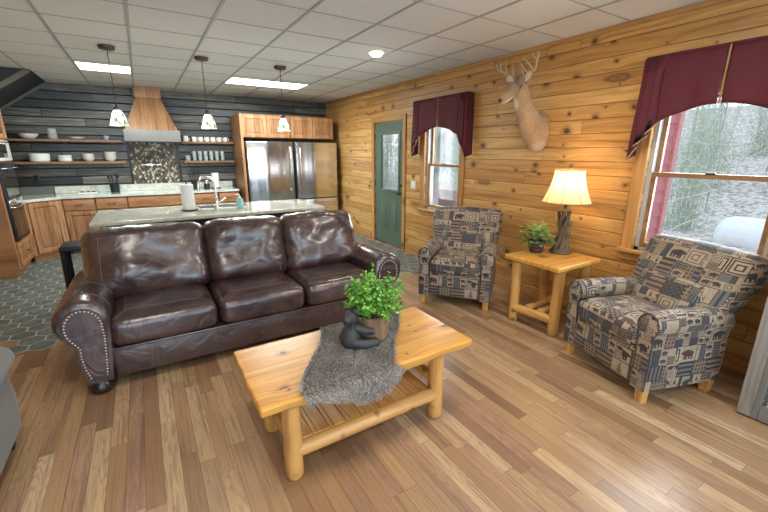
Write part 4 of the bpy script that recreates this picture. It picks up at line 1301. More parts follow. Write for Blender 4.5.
# oven tower against the left wall, front facing +x
ov = thing('oven_tower', 'tall hickory oven cabinet with black double oven at left edge', 'oven cabinet', (-1.50, 6.46, 0), R(90))
tw = .77; td = .735
b = newbm(); box(b, 0, tw, 0, td, .10, 2.22, .003, 1); obj('carcass', b, M['cab'], ov, smooth=False)
b = newbm(); box(b, .0, tw, .05, td - .01, .004, .10); obj('toe_kick', b, M['cab_h'], ov, smooth=False)
o = add_door(ov, tw - .10, .30, .05, .13, M['cab'], fw=.055); o.name = 'drawer'; pull(o, tw / 2, .28)
for xa, xb in ((.02, .38), (.39, .75)):
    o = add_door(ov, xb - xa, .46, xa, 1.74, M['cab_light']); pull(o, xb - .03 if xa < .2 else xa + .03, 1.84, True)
b = newbm(); box(b, .05, tw - .05, -.03, 0, .46, 1.44, .006, 2); ovn = obj('double_oven', b, M['blackpaint'], ov)
M['oven_glass'] = plain('dark_oven_glass', (.035, .024, .018), .05)
for za, zb in ((.50, .86), (1.02, 1.34)):
    b = newbm(); box(b, .09, tw - .09, -.036, -.029, za, zb, .003, 1); obj('oven_window', b, M['oven_glass'], ovn)
    b = newbm(); tube(b, [(.10, -.03, zb + .03), (.10, -.07, zb + .03), (tw - .10, -.07, zb + .03), (tw - .10, -.03, zb + .03)], .009, 8); obj('handle', b, M['steel'], ovn)
b = newbm(); box(b, .07, tw - .07, -.037, -.029, .895, .985, .003, 1); obj('control_panel', b, M['steel'], ovn)
b = newbm(); box(b, .06, tw - .06, -.03, 0, 1.46, 1.71, .006, 2); mw = obj('microwave', b, M['white_ceramic'], ov)
b = newbm(); box(b, .09, tw - .25, -.036, -.029, 1.50, 1.67, .003, 1); obj('microwave_window', b, M['oven_glass'], mw)
b = newbm()
for k in range(6): box(b, .07 + k * .105, .16 + k * .105, -.034, -.029, 1.685, 1.70)
obj('vent_grille', b, M['blackpaint'], mw)

# hood
hd = thing('range_hood', 'tapered wooden range hood with grey metal band above mosaic', 'range hood', (.24, YB - .001, 0))
def ring4(b, x0, x1, y0, z): return [b.verts.new((x0, 0, z)), b.verts.new((x0, y0, z)), b.verts.new((x1, y0, z)), b.verts.new((x1, 0, z))]
b = newbm(); rr = [ring4(b, -.39, .37, -.52, 1.925), ring4(b, -.365, .345, -.50, 1.985), ring4(b, -.175, .175, -.33, 2.44)]
for i in range(2):
    for k in range(4): b.faces.new((rr[i][k], rr[i][(k + 1) % 4], rr[i + 1][(k + 1) % 4], rr[i + 1][k]))
b.faces.new(rr[0]); b.faces.new(rr[-1])
obj('hood_body', b, M['hoodwood'], hd, smooth=False)
b = newbm(); box(b, -.19, .19, -.345, 0, 2.44, ZC - .002, .003, 1); obj('chimney', b, M['cab'], hd)
b = newbm(); box(b, -.415, .395, -.545, 0, 1.745, 1.93, .006, 2); obj('metal_band', b, M['hoodmetal'], hd)
# mosaic
t_ = NT('brown_gold_mosaic')
P = t_.coords(); x_, y_, z_ = t_.sep(P)
vo = t_.voro(t_.comb(t_.mul(x_, 34.0), t_.mul(z_, 22.0), 0.0), 1.0, dims='2D')
c = t_.ramp(t_.sep(vo.outputs['Color'])[0], [(0, (.035, .028, .02)), (.22, (.17, .125, .075)), (.42, (.07, .058, .045)), (.54, (.42, .36, .26)), (.70, (.12, .09, .06)), (.82, (.58, .54, .45))], 'CONSTANT')
c = t_.mix(t_.sstep(vo.outputs['Distance'], .42, .62), c, (.07, .06, .05))
M['mosaic'] = t_.bsdf(c, .5)
mo = thing('mosaic_panel', 'dark framed mosaic tile panel on wall under the hood', 'backsplash', (.22, YB - .001, 0))
b = newbm(); box(b, -.36, .36, -.012, 0, 1.032, 1.742); obj('mosaic_tiles', b, M['mosaic'], mo, smooth=False)
for xa in (-.40, .36):
    b = newbm(); box(b, xa, xa + .04, -.02, 0, 1.032, 1.742, .003, 1); obj('border', b, M['blackpaint'], mo)
pf = thing('pot_filler', 'folding pot filler tap on the mosaic wall', 'faucet', (.12, YB - .0135, 1.36))
b = newbm(); tube(b, [(-.1, -.013, 0), (-.1, -.05, 0), (.06, -.09, 0), (.18, -.07, 0), (.18, -.07, -.07)], .011, 8); obj('arm', b, M['chrome'], pf)
b = newbm(); ball(b, (-.1, -.012, 0), .03, 12, 8, (1, .4, 1)); obj('flange', b, M['chrome'], pf)

# floating shelves
def shelf(label, x0, x1, z, d=.24):
    t = thing('floating_shelf', label, 'shelf', ((x0 + x1) / 2, YB - .001, z))
    h = (x1 - x0) / 2
    b = newbm(); box(b, -h, h, -d, 0, -.035, 0, .004, 1); obj('board', b, M['shelfwood'], t)
    for x in (-h * .8, -.02, h * .8):
        b = newbm(); box(b, x - .012, x + .012, -d + .02, -.006, -.045, -.035); box(b, x - .012, x + .012, -.008, 0, -.10, -.035); obj('bracket', b, M['bronze'], t, smooth=False)
ZT, ZL = 1.765, 1.425
shelf('upper floating wood shelf left of the range hood', -1.72, -.23, ZT); shelf('lower floating wood shelf left of the range hood', -1.74, -.21, ZL)
shelf('upper floating wood shelf right of the range hood', .67, 1.55, ZT); shelf('lower floating wood shelf right of the range hood', .67, 1.55, ZL)
YS = YB - .13
def dish(name, label, cat, x, z, prof, mat, y=None, handle=None, group=None, n=22):
    b = newbm(); lathe(b, prof, n=n, capt=False)
    if handle == 'mug':
        tube(b, [(.034, 0, .022), (.06, 0, .026), (.062, 0, .06), (.034, 0, .066)], .006, 6)
    o = obj(name, b, mat); o.location = (x, y or YS, z + .0008)
    return tag(o, label, cat, group)
bowl = lambda r, h: [(r * .45, 0), (r * .8, h * .45), (r, h), (r * .96, h), (r * .75, h * .5), (r * .42, h * .12), (.001, h * .1)]
dish('bowl', 'wide white bowl at left end of the upper left shelf', 'bowl', -1.40, ZT, bowl(.125, .075), M['white_ceramic'])
dish('glass_jar', 'clear glass canister beside the white bowl on upper left shelf', 'jar', -1.115, ZT, [(.055, 0), (.06, .01), (.06, .15), (.05, .16), (.046, .16), (.055, .145), (.055, .01), (.001, .008)], M['tumbler'])
dish('shallow_bowl', 'shallow white dish in middle of the upper left shelf', 'dish', -.82, ZT, bowl(.12, .04), M['white_ceramic'])
dish('drinking_glass', 'small stemless glass at right end of the upper left shelf', 'glass', -.43, ZT, [(.03, 0), (.036, .004), (.04, .07), (.038, .07), (.033, .01), (.001, .008)], M['tumbler'])
dish('casserole_dish', 'large white casserole dish at left end of lower left shelf', 'dish', -1.33, ZL, [(.11, 0), (.125, .015), (.13, .12), (.136, .125), (.122, .125), (.118, .02), (.001, .015)], M['white_ceramic'])
dish('white_pot', 'white straight sided bowl second from left on lower left shelf', 'bowl', -1.02, ZL, [(.075, 0), (.088, .012), (.09, .095), (.094, .10), (.084, .10), (.08, .018), (.001, .014)], M['white_ceramic'])
def stack(label, x, r, n, h, k):
    for i in range(n):
        dish('stacked_bowl', label[i], 'bowl', x, ZL + i * h, bowl(r, h * 2.1), M['white_ceramic'], group='stacked bowls')
stack(['bottom white bowl of the middle stack on lower left shelf', 'middle white bowl of the middle stack on lower left shelf', 'top white bowl of the middle stack on lower left shelf'], -.715, .09, 3, .030, 0)
stack(['bottom white bowl of the tall right stack on lower left shelf', 'second white bowl of the tall right stack on lower left shelf', 'third white bowl of the tall right stack on lower left shelf', 'top white bowl of the tall right stack on lower left shelf'], -.42, .092, 4, .030, 0)
mug = [(.034, 0), (.038, .004), (.04, .082), (.036, .082), (.034, .01), (.001, .008)]
dish('mug', 'taller white mug at left end of the upper right shelf', 'mug', .745, ZT, [(r * 1.15, z * 1.15) for r, z in mug], M['white_ceramic'], handle='mug')
names = ['first', 'second', 'third', 'fourth', 'fifth', 'sixth']
for i in range(6):
    dish('mug', f'{names[i]} short white cup from left in row on upper right shelf', 'mug', .885 + i * .107, ZT, mug, M['white_ceramic'], handle='mug', group='cups on the upper right shelf')
tum = [(.026, 0), (.03, .004), (.036, .17), (.034, .17), (.027, .012), (.001, .01)]
for i in range(6):
    dish('tumbler', f'{names[i]} tall clear tumbler from left on lower right shelf', 'glass', .855 + i * .097, ZL, tum, M['tumbler'], group='tall tumblers on the lower right shelf')
dish('low_glass', 'low clear glass at left end of the lower right shelf', 'glass', .745, ZL, [(r * 1.2, z * .55) for r, z in tum], M['tumbler'])
# counter items
kb = thing('utensil_crock', 'black crock of dark utensils on counter left of the mosaic', 'utensil holder', (-.43, 7.93, .9185))
b = newbm(); lathe(b, [(.06, 0), (.066, .005), (.07, .15), (.062, .15), (.058, .02)], n=18, capt=False); obj('crock', b, M['blackpaint'], kb)
rng = random.Random(4)
for k in range(7):
    a = 2 * PI * k / 7; tip = (.055 * math.cos(a) * 1.3, .04 * math.sin(a), .25 + .04 * rng.random())
    b = newbm(); tube(b, [(.03 * math.cos(a), .03 * math.sin(a), .03), tip], .006, 6); ball(b, tip, .017, 8, 6, (1, .5, 1.6)); obj('utensil', b, M['blackpaint'], kb)
k2 = thing('utensil_crock', 'dark crock of cooking utensils on counter right of the mosaic', 'utensil holder', (.80, 7.93, .9185))
b = newbm(); lathe(b, [(.055, 0), (.06, .005), (.064, .14), (.056, .14), (.052, .02)], n=18, capt=False); obj('crock', b, M['blackpaint'], k2)
for k in range(8):
    a = 2 * PI * k / 8 + .3; tip = (.085 * math.cos(a), .05 * math.sin(a), .26 + .06 * rng.random())
    b = newbm(); tube(b, [(.03 * math.cos(a), .03 * math.sin(a), .03), tip], .006, 6); ball(b, tip, .020, 8, 6, (1, .5, 1.5)); obj('utensil', b, M['blackpaint'], k2)
tr = thing('serving_tray', 'small black and white tray lying on left kitchen counter', 'tray', (-.80, 7.86, .9185))
b = newbm(); rbox(b, .13, .07, .012, .011, (4, 4, 1), 3, c=(0, 0, .0125)); obj('tray', b, M['white_ceramic'], tr)
for x in (-.07, .01, .08):
    b = newbm(); ball(b, (x, 0, .031), .028, 12, 8, (1, 1, .35)); obj('dark_inset', b, M['blackpaint'], tr)
def paper_towel(label, loc, h=.27, r=.062):
    t = thing('paper_towel_roll', label, 'paper towels', loc)
    b = newbm(); lathe(b, [(.02, .014), (r, .014), (r + .001, .02), (r + .001, .014 + h - .004), (r, .014 + h), (.02, .014 + h)], n=26); obj('roll', b, M['paper'], t)
    b = newbm(); lathe(b, [(.085, 0), (.088, .004), (.085, .012), (.03, .0135)], n=24); tube(b, [(0, 0, .0), (0, 0, .014 + h + .03)], .007, 8); ball(b, (0, 0, .014 + h + .035), .012, 8, 6); obj('stand', b, M['blackpaint'], t)
paper_towel('paper towel roll on black stand at near side of the island', (.40, 4.86, .9305), .28, .066)
paper_towel('paper towel roll on the back counter behind the faucet', (1.15, 7.90, .9185))
km = thing('canister', 'small dark canister with shiny lid beside back counter paper towels', 'canister', (.985, 7.85, .9185))
b = newbm(); lathe(b, [(.05, 0), (.05, .09), (.045, .10)], n=18); obj('base', b, M['blackpaint'], km)
b = newbm(); lathe(b, [(.044, .10), (.044, .15), (.03, .17), (.012, .175)], n=18); obj('lid', b, M['chrome'], km)
ou = thing('wall_outlet', 'black wall outlet on dark boards left of the counter', 'outlet', (-1.44, YB - .001, 1.16))
b = newbm(); box(b, -.036, .036, -.007, 0, -.058, .058, .003, 2); obj('cover_plate', b, M['blackpaint'], ou)
for z in (-.022, .022):
    b = newbm(); box(b, -.017, .017, -.010, -.006, z - .014, z + .014, .003, 1); obj('socket', b, M['darkwood'], ou)

# ---------------------------------------------------------------- refrigerators with surround
def fridge(label, x0, hx, mirror=False):
    t = thing('refrigerator', label, 'refrigerator', (x0, 7.42, 0))
    w = .865
    b = newbm(); box(b, 0, w, .0, .70, .02, 1.775, .006, 2); obj('body', b, plain('dark_grey_fridge_case', (.05, .05, .055), .4), t)
    b = newbm(); box(b, .004, w - .004, -.055, -.004, .69, 1.77, .012, 3); d = obj('door', b, M['steel'], t)
    b = newbm(); tube(b, [(hx, -.055, .86), (hx, -.105, .90), (hx, -.110, 1.2), (hx, -.105, 1.64), (hx, -.055, 1.68)], .014, 10); obj('handle', b, M['chrome'], d)
    b = newbm(); box(b, .004, w - .004, -.055, -.004, .08, .675, .012, 3); d = obj('freezer_drawer', b, M['steel'], t)
    b = newbm(); tube(b, [(.12, -.055, .60), (.14, -.10, .60), (w - .14, -.10, .60), (w - .12, -.055, .60)], .013, 8); obj('handle', b, M['chrome'], d)
fridge('left stainless refrigerator beside the tall wood panel', 1.645, .80)
fridge('right stainless refrigerator next to the pine wall', 2.565, .07)
pn = thing('end_panel', 'tall hickory side panel left of the refrigerators', 'panel', (1.575, 7.40, 0))
b = newbm(); box(b, .0, .045, 0, YB - 7.402, .004, 2.245, .003, 1); obj('board', b, M['cab'], pn)
for i, (x0, lb) in enumerate(((1.602, 'hickory wall cabinet with two doors above left refrigerator'), (2.50, 'hickory wall cabinet with two doors above right refrigerator'))):
    w = .895 if i == 0 else .88
    cabinet(lb, (x0, 7.42, 0), 0, w, YB - 7.424, .415, [('door', .012, w / 2 - .005, 1.845, 2.225, None), ('door', w / 2 + .005, w - .012, 1.845, 2.225, None)], z0=1.83, toe=False, name='wall_cabinet')

# ---------------------------------------------------------------- island
isl = thing('kitchen_island', 'black painted kitchen island base behind the leather sofa', 'kitchen island', (.73, 4.88, 0))
b = newbm(); box(b, -1.03, .98, -.10, .40, .10, .888, .004, 1); obj('cabinet_body', b, M['blackpaint'], isl)
b = newbm(); box(b, -1.0, .95, -.06, .36, .004, .10); obj('toe_kick', b, M['blackpaint'], isl, smooth=False)
b = newbm(); box(b, -1.10, 1.02, -.38, .42, .82, .888, .004, 1); obj('apron', b, M['blackpaint'], isl)
b = newbm()
for k in range(4): box(b, -.98 + k * .485, -.54 + k * .485, -.112, -.098, .16, .80, .006, 1)
obj('panel_molding', b, M['blackpaint'], isl)
b = newbm()
rbox(b, 1.18, .475, .02, .012, (6, 6, 1), 3, c=(0, 0, 0))
ic = tag(obj('island_countertop', b, M['granite']), 'long pale green granite countertop on the black island', 'countertop')
ic.location = (.69, 4.885, .9095)
sk = thing('sink', 'dark undermount sink in the island countertop beside the faucet', 'sink', (.80, 5.06, .9302))
b = newbm(); box(b, -.26, .26, -.13, .13, 0, .003, .001, 1); obj('basin', b, plain('dark_sink', (.06, .065, .065), .3), sk)
b = newbm()
for (xa, xb, ya, yb) in ((-.275, .275, -.145, -.13), (-.275, .275, .13, .145), (-.275, -.26, -.13, .13), (.26, .275, -.13, .13)): box(b, xa, xb, ya, yb, 0, .007, .002, 1)
obj('rim', b, M['chrome'], sk)
fa = thing('faucet', 'brushed nickel gooseneck faucet on the island', 'faucet', (.70, 4.885, .9303))
b = newbm(); lathe(b, [(.03, 0), (.03, .012), (.018, .03), (.017, .10)], n=18); obj('base', b, M['chrome'], fa)
b = newbm(); pts = [(0, 0, .02), (0, 0, .28)] + [(-.0 - .085 * (1 - math.cos(R(a))), .03 * (1 - math.cos(R(a))), .28 + .085 * math.sin(R(a))) for a in range(15, 181, 15)] + [(-.17, .06, .20)]
tube(b, pts, .014, 12); obj('spout', b, M['chrome'], fa)
b = newbm(); tube(b, [(.015, 0, .07), (.06, -.005, .085), (.10, -.01, .12)], [.009, .007, .005], 8); obj('lever', b, M['chrome'], fa)
so = thing('soap_dispenser', 'aqua soap bottle with white pump on the island', 'soap dispenser', (.935, 4.76, .9303))
b = newbm(); lathe(b, [(.036, 0), (.04, .005), (.04, .10), (.03, .12), (.016, .126)], n=20); obj('bottle', b, M['aqua'], so)
b = newbm(); lathe(b, [(.017, .126), (.017, .14), (.006, .142), (.006, .165)], n=14); tube(b, [(0, 0, .165), (-.04, 0, .163)], .006, 8); obj('pump', b, M['white_ceramic'], so)
# black stool at the island's left end
bs_ = thing('bar_stool', 'black wooden bar stool at left end of the island', 'stool', (-.53, 4.29, 0))
b = newbm(); box(b, -.17, .17, -.15, .15, .735, .78, .012, 3); obj('seat', b, M['blackpaint'], bs_)
for x in (-.15, .13):
    for y in (-.11, .11):
        b = newbm(); tube(b, [(x * 1.12, y * 1.12, 0), (x, y, .74)], [.020, .022], 8); obj('leg', b, M['blackpaint'], bs_)
b = newbm()
for y in (-.12, .12): tube(b, [(-.16, y, .22), (.14, y, .22)], .012, 6)
obj('stretcher', b, M['blackpaint'], bs_)

# ---------------------------------------------------------------- pendants, ceiling fixtures
t_ = NT('lit_art_glass')
vo = t_.voro(t_.coords(), 22)
cc = t_.ramp(t_.sep(vo.outputs['Color'])[0], [(0, (.30, .34, .20)), (.35, (.95, .95, .78)), (.7, (1, 1, .92)), (1, (.62, .72, .50))], 'CONSTANT')
em = t_.node('ShaderNodeEmission'); t_.put(em.inputs[0], cc); em.inputs[1].default_value = 2.3
M['pendglass'] = t_.finish(em.outputs[0])
pl = ['left', 'middle', 'right']
for i, x in enumerate((-.14, .74, 1.64)):
    t = thing('pendant_light', f'bronze pendant with lit bell glass shade, {pl[i]} of three above island', 'pendant light', (x, 5.13, ZC - .006))
    b = newbm(); lathe(b, [(.02, -.035), (.065, -.03), (.075, -.012), (.075, 0)], n=22); obj('canopy', b, M['bronze'], t)
    b = newbm(); tube(b, [(.004 * math.sin(k * 2.1), .004 * math.cos(k * 2.1), -.03 - k * .0285) for k in range(20)], .0045, 6); obj('chain', b, M['bronze'], t)
    b = newbm(); lathe(b, [(.022, -.62), (.03, -.61), (.03, -.575), (.012, -.56)], n=14); obj('socket', b, M['bronze'], t)
    b = newbm(); lathe(b, [(.088, -.765), (.082, -.735), (.072, -.69), (.058, -.65), (.042, -.622), (.03, -.608)], n=24, capb=False); sh = obj('glass_shade', b, M['pendglass'], t)
    b = newbm()
    for k in range(6):
        a = 2 * PI * k / 6
        tube(b, [(r * 1.02 * math.cos(a + w), r * 1.02 * math.sin(a + w), z) for r, z, w in ((.088, -.765, 0), (.082, -.735, .15), (.072, -.69, .4), (.058, -.65, .3), (.042, -.622, .1))], .004, 5)
    obj('shade_cage', b, M['bronze'], sh)
    point('pendant_glow', (x, 5.13, ZC - .84), 9, (1, .93, .78), .06)
M['troffer'] = emit('fluorescent_lens', (.93, 1.0, .98), 6.5)
def troffer(label, x0, x1, y0, y1, e, col=(.92, 1, .98)):
    t = thing('ceiling_light', label, 'ceiling light', ((x0 + x1) / 2, (y0 + y1) / 2, ZC))
    hx, hy = (x1 - x0) / 2, (y1 - y0) / 2
    b = newbm(); box(b, -hx + .02, hx - .02, -hy + .02, hy - .02, -.006, -.002); obj('lens', b, M['troffer'], t, smooth=False)
    b = newbm()
    for q in ((-hx, hx, -hy, -hy + .02), (-hx, hx, hy - .02, hy), (-hx, -hx + .02, -hy + .02, hy - .02), (hx - .02, hx, -hy + .02, hy - .02)): box(b, q[0], q[1], q[2], q[3], -.009, -.001)
    obj('frame', b, M['tbar'], t, smooth=False)
    l = bpy.data.lights.new('troffer_light', 'AREA'); l.shape = 'RECTANGLE'; l.size = hx * 1.9; l.size_y = hy * 1.9; l.energy = e; l.color = col
    o = bpy.data.objects.new('troffer_light', l); COL.objects.link(o); o.location = ((x0 + x1) / 2, (y0 + y1) / 2, ZC - .02)
troffer('small square lit panel in ceiling above the island\'s left end', -.527, .064, 6.03 + .10, 6.617 + .07, 44)
troffer('long lit fluorescent panel in ceiling near the refrigerators', 1.246, 2.428, 6.15, 6.73, 66)
rl = thing('recessed_light', 'lit round recessed spot in ceiling right of the pendants', 'recessed light', (2.30, 3.88, ZC))
b = newbm(); lathe(b, [(.095, -.004), (.095, -.010), (.070, -.012), (.066, -.004)], n=28, capb=False, capt=False); obj('trim_ring', b, M['white_ceramic'], rl)
b = newbm(); lathe(b, [(.066, -.006), (.064, -.022), (.050, -.038), (.025, -.046), (.001, -.048)], n=24, capb=False, capt=False); obj('bulb', b, emit('warm_spot', (1, .85, .6), 18), rl)
def spot(loc, e, col, ang=130):
    l = bpy.data.lights.new('downlight', 'SPOT'); l.energy = e; l.color = col; l.spot_size = R(ang); l.spot_blend = .9; l.shadow_soft_size = .07
    o = bpy.data.objects.new('downlight', l); COL.objects.link(o); o.location = loc
spot((2.30, 3.88, ZC - .06), 45, (1, .82, .60))

# ================================================================ outdoors
t_ = NT('leaf_litter')
P = t_.coords(); vo = t_.voro(P, 9); r_, g_, _ = t_.sep(vo.outputs['Color'])
c = t_.ramp(r_, [(0, (.24, .19, .15)), (.3, (.47, .41, .36)), (.6, (.62, .58, .54)), (1, (.35, .29, .25))], 'CONSTANT')
c = t_.mix(t_.mul(t_.noise(P, 1.2, 4), .6), c, (.55, .55, .52))
M['litter'] = t_.bsdf(c, .95)
b = newbm()
nx = 24
gp = [[b.verts.new((XR + .16 + 34 * i / nx, -22 + 62 * j / nx, -.55 + (.05 * mnoise.noise(Vector((i, j, 0)))) + max(0, (34 * i / nx - 11)) * .24)) for j in range(nx + 1)] for i in range(nx + 1)]
for i in range(nx):
    for j in range(nx): b.faces.new((gp[i][j], gp[i + 1][j], gp[i + 1][j + 1], gp[i][j + 1]))
g = struct('ground', b, M['litter'], label='leaf covered yard seen through the windows', cat='ground')
# bump-out of the house with red siding
b = newbm()
x0, x1 = XR + .15, 4.36
for k in range(22):
    z = -.4 + k * .125
    prism(b, [(1.775, z), (1.79, z + .127), (3.20, z + .127), (3.20, z)], 'x', x0, x1)
hs = struct('wall_outside', b, M['red_siding'], smooth=False, label='red lapped siding of the house bump out beyond the window', cat='siding')
b = newbm(); box(b, 4.345, 4.42, 1.755, 1.83, -.4, 2.8); struct('trim_6', b, plain('pink_corner_board', (.62, .30, .33), .6), smooth=False)
# propane tank
tk = thing('propane_tank', 'white horizontal propane tank in the yard outside the window', 'tank', (12.2, 2.55, -.34), R(90))
tk.scale = (1.12, 1.12, 1.12)
b = newbm()
prof = [(-1.0, .02), (-.98, .15), (-.93, .27), (-.84, .36), (-.72, .40), (.72, .40), (.84, .36), (.93, .27), (.98, .15), (1.0, .02)]
tube(b, [(x, 0, 0) for x, r in prof], [r for x, r in prof], 26); obj('shell', b, M['tank'], tk, angle=60)
b = newbm(); lathe(b, [(.12, .36), (.12, .50), (.09, .54), (.01, .56)], n=18); obj('valve_dome', b, M['tank'], tk)
for x in (-.55, .55):
    b = newbm(); box(b, x - .06, x + .06, -.22, .22, -.50, -.30, .01, 1); obj('support', b, M['hoodmetal'], tk)
# trees
M['tree'] = plain('pale_bare_bark', (.66, .66, .63), .9)
M['tree_dark'] = plain('grey_bare_bark', (.40, .41, .38), .9)
def tree_mesh(seed, h, mat, name='bare_tree'):
    rng = random.Random(seed); b = newbm()
    def grow(p, d, L, r, lev):
        n = 4; pts = [p]; q = p.copy(); dd = d.copy()
        for i in range(n):
            dd = (dd + Vector((rng.gauss(0, .14), rng.gauss(0, .14), rng.gauss(.02, .08))) * (1 + lev * .6)).normalized()
            q = q + dd * (L / n); pts.append(q.copy())
        tube(b, pts, [max(.004, r * (1 - .6 * i / n)) for i in range(n + 1)], 5 if lev < 2 else 3, cap=False)
        if lev < 3:
            for k in range((15, 6, 5)[lev]):
                f = rng.uniform(.15 if lev == 0 else .2, 1); i = min(n - 1, int(f * n)); base = pts[i].lerp(pts[i + 1], f * n - i)
                a = rng.uniform(0, 2 * PI); out = Vector((math.cos(a), math.sin(a), rng.uniform(.05, .9)))
                grow(base, (dd * .35 + out).normalized(), L * rng.uniform(.35, .6), r * .42 * (1 - .4 * f), lev + 1)
    grow(Vector((0, 0, 0)), Vector((rng.gauss(0, .05), rng.gauss(0, .05), 1)).normalized(), h, h * .014 + .02, 0)
    return obj(name, b, mat, angle=180)
def gz(x): return -.62 + max(0, (x - XR - .16 - 11)) * .24
def centre_xy(o, half):
    """keep a plant's crown inside a square of the given half size about its foot"""
    vs = o.data.vertices
    mx = max(max(abs(v.co.x), abs(v.co.y)) for v in vs)
    for v in vs: v.co.x *= half / mx; v.co.y *= half / mx
rng = random.Random(77)
protos = [tree_mesh(100 + k, 5.5 + k * .8, M['tree'] if k % 3 else M['tree_dark']) for k in range(6)]
for o in protos: centre_xy(o, 1.36)
spots = []
for x, rows in ((15.7, ((-3.2, 11), (13.8, 27))), (20.9, ((-3.2, 14), (19, 36))), (26.1, ((-3, 18), (24, 39)))):
    for ya, yb in rows:
        y = ya
        while y < yb:
            spots.append((x + rng.uniform(-.1, .1), y)); y += 2.78
for i, (x, y) in enumerate(spots):
    o = protos[i] if i < 6 else protos[rng.randrange(6)].copy()
    if i >= 6: COL.objects.link(o)
    o.location = (x, y, gz(x)); o.rotation_euler = (0, 0, R(90) * rng.randrange(4)); o.scale = (1, 1, rng.uniform(.85, 1.25))
    tag(o, 'pale leafless tree with tangled branches in the woods outside', 'tree', 'bare trees in the woods')
M['brush'] = leaf_mat('grey_green_brush', (.26, .34, .22), (.44, .52, .40), (.62, .66, .58))
def bush(seed):
    rng = random.Random(seed); b = newbm()
    for k in range(900):
        th, r = rng.uniform(0, 2 * PI), rng.random() ** .6
        c = Vector((r * math.cos(th) * 1.3, r * math.sin(th) * 1.3, rng.random() * 1.7 * (1 - .5 * r)))
        d = Vector((rng.gauss(0, 1), rng.gauss(0, 1), rng.gauss(.3, 1))).normalized(); s = d.cross(Vector((rng.gauss(0, 1), rng.gauss(0, 1), 0))).normalized()
        if k % 12 == 0:
            a = rng.uniform(0, 6.28); q0 = Vector((c.x * .6, c.y * .6, 0)); o_ = Vector((math.cos(a), math.sin(a), 0)); hh = rng.uniform(1.2, 2.6)
            tube(b, [q0, q0 + o_ * .3 + Vector((0, 0, hh * .6)), q0 + o_ * .9 + Vector((0, 0, hh)), q0 + o_ * 1.6 + Vector((0, 0, hh * .8))], [.012, .010, .007, .004], 3, cap=False)
        L = rng.uniform(.05, .13); b.faces.new([b.verts.new(x) for x in (c, c + d * L * .5 + s * L * .3, c + d * L, c + d * L * .5 - s * L * .3)])
    return obj('shrub', b, M['brush'], smooth=False)
bp_ = [bush(300), bush(301), bush(302)]
for o in bp_: centre_xy(o, 1.12)
sp_ = []
for x, rows in ((13.05, ((-2.6, .6), (4.75, 10), (11.9, 24))), (18.35, ((-3, 13), (15.5, 32))), (23.5, ((-3, 16), (21, 25.5), (30, 38)))):
    for ya, yb in rows:
        y = ya
        while y < yb:
            sp_.append((x, y)); y += 2.28

for i, (x, y) in enumerate(sp_):
    o = bp_[i] if i < 3 else bp_[i % 3].copy()
    if i >= 3: COL.objects.link(o)
    tall = x > 18 and y / x > .9
    o.location = (x, y, gz(x) - .05); o.scale = (.6, .6, .8) if x == 13.5 else (1, 1, rng.uniform(2.0, 2.5) if tall else rng.uniform(1.1, 1.9)); o.rotation_euler = (0, 0, R(90) * rng.randrange(4))
    if tall: tag(o, 'tall grey green evergreen among bare trees outside the narrow window', 'evergreen', 'evergreens beyond the porch')
    else: tag(o, 'grey green brushy shrub at the edge of the woods outside', 'shrub', 'shrubs along the woods')
    o.name = 'evergreen' if tall else 'shrub'
for i, (x, y) in enumerate(((10.2, 4.6), (13.75, 2.2), (10.4, .4), (9.4, 11.2), (9.6, 13.4))):
    b = newbm(); rv = random.Random(500 + i)
    for k in range(16):
        p = Vector((rv.uniform(-.3, .3), rv.uniform(-.5, .5), 0)); d = Vector((rv.gauss(0, .3), rv.gauss(0, .5), 1)).normalized(); pts = [p.copy()]
        for q in range(16):
            d = (d + Vector((rv.gauss(0, .3) - p.x * .35, rv.gauss(0, .55) - p.y * .22, rv.gauss(-.02, .35) + (.25 if p.z < 1 else 0)))).normalized()
            p = p + d * .30; p.z = max(.05, p.z); pts.append(p.copy())
        tube(b, pts, [.016 - .0007 * q for q in range(17)], 4, cap=False)
    o = obj('tangled_vine', b, M['tree'], angle=180); o.location = (x, y, gz(x))
    tag(o, 'pale tangled bare vine arching in front of the woods outside', 'vine', 'tangled vines before the woods')
# porch railing and post outside the narrow window
M['porch'] = plain('weathered_porch_wood', (.36, .33, .31), .8)
pr_ = thing('porch_railing', 'weathered sloping porch stair railing outside the narrow window', 'railing', (5.0, 6.6, 0))
b = newbm(); tube(b, [(0, -1.2, .28), (0, .4, .78)], .03, 6); obj('top_rail', b, M['porch'], pr_)
b = newbm(); tube(b, [(0, -1.2, -.12), (0, .4, .38)], .025, 6); obj('bottom_rail', b, M['porch'], pr_)
for k in range(11):
    y = -1.1 + k * .145; zt_ = .28 + (y + 1.2) * .3125
    b = newbm(); box(b, -.016, .016, y - .016, y + .016, zt_ - .40, zt_); obj('baluster', b, M['porch'], pr_, smooth=False)
b = newbm(); box(b, -.05, .05, .38, .48, -.5, .95, .005, 1); obj('post', b, M['porch'], pr_)
b = newbm(); box(b, -.05, .05, -1.28, -1.18, -.5, .42, .005, 1); obj('post', b, M['porch'], pr_)
gr = thing('grill', 'covered grey grill standing on the porch outside the narrow window', 'grill', (5.6, 6.15, -.5))
b = newbm(); rbox(b, .26, .28, .30, .04, (3, 3, 3), 3, c=(0, 0, 1.05)); obj('cover', b, plain('mauve_grey_cover', (.36, .30, .33), .8), gr)
b = newbm()
for x in (-.2, .2):
    for y in (-.2, .2): box(b, x - .025, x + .025, y - .025, y + .025, 0.0, .8)
obj('cart', b, M['hoodmetal'], gr, smooth=False)

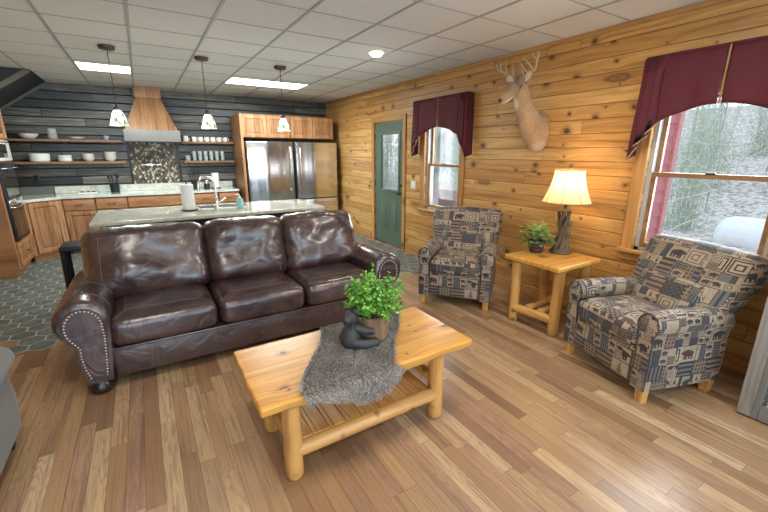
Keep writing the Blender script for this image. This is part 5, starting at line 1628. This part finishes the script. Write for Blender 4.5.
# ================================================================ light and camera
w = bpy.data.worlds.new('overcast_sky'); scene.world = w; w.use_nodes = True
nt = w.node_tree; nt.nodes.clear()
bg = nt.nodes.new('ShaderNodeBackground'); out = nt.nodes.new('ShaderNodeOutputWorld')
tc = nt.nodes.new('ShaderNodeTexCoord'); sp = nt.nodes.new('ShaderNodeSeparateXYZ'); rp = nt.nodes.new('ShaderNodeValToRGB')
rp.color_ramp.elements[0].position = .45; rp.color_ramp.elements[0].color = (.80, .86, .90, 1)
rp.color_ramp.elements[1].position = .75; rp.color_ramp.elements[1].color = (.62, .74, .88, 1)
mp = nt.nodes.new('ShaderNodeMapRange'); mp.inputs[1].default_value = -1
nt.links.new(tc.outputs['Generated'], sp.inputs[0]); nt.links.new(sp.outputs[2], mp.inputs[0]); nt.links.new(mp.outputs[0], rp.inputs[0])
nt.links.new(rp.outputs[0], bg.inputs[0]); bg.inputs[1].default_value = 2.1
nt.links.new(bg.outputs[0], out.inputs[0])

def area(name, loc, rot, sx, sy, e, col=(1, 1, 1)):
    l = bpy.data.lights.new(name, 'AREA'); l.shape = 'RECTANGLE'; l.size = sx; l.size_y = sy; l.energy = e; l.color = col
    o = bpy.data.objects.new(name, l); COL.objects.link(o); o.location = loc; o.rotation_euler = rot; return o
# daylight through the right wall windows
area('daylight_near_window', (XR + .25, 1.2, 1.45), (0, R(90), 0), 1.1, .75, 36, (.86, .94, 1))
area('daylight_narrow_window', (XR + .25, 4.23, 1.45), (0, R(90), 0), 1.1, .7, 28, (.86, .94, 1))
area('rear_window_fill_left', (-.8, YF + .05, 1.3), (R(90), 0, 0), 2.1, 1.9, 62, (.56, .79, 1))  # pair of cool fill lamps added inside the rear openings
area('rear_window_fill_right', (2.0, YF + .05, 1.3), (R(90), 0, 0), 2.1, 1.9, 62, (.56, .79, 1))
# fill lamps added under the lounge ceiling, without fixtures, above and behind the camera
for x in (-.2, 2.0):
    for y in (-.8, 1.4):
        area('lounge_fill_light', (x, y, ZC - .02), (0, 0, 0), .55, .55, 26, (1, .93, .82))

cam = bpy.data.cameras.new('camera'); co = bpy.data.objects.new('camera', cam); COL.objects.link(co)
f_, yaw, pitch, roll, h = 381.571, .555, -.263, .003, 1.568
d = Vector((math.sin(yaw) * math.cos(pitch), math.cos(yaw) * math.cos(pitch), math.sin(pitch)))
r = Vector((math.cos(yaw), -math.sin(yaw), 0)); u = r.cross(d)
r2 = r * math.cos(roll) + u * math.sin(roll); u2 = -r * math.sin(roll) + u * math.cos(roll)
co.matrix_world = Matrix(((r2.x, u2.x, -d.x, 0), (r2.y, u2.y, -d.y, 0), (r2.z, u2.z, -d.z, h), (0, 0, 0, 1)))
cam.sensor_fit = 'HORIZONTAL'; cam.sensor_width = 36; cam.lens = f_ / 768 * 36; cam.clip_start = .05
scene.camera = co
scene.view_settings.view_transform = 'Standard'
scene.view_settings.look = 'None'
scene.view_settings.exposure = 0.0
try:
    scene.cycles.use_denoising = True
except Exception:
    pass
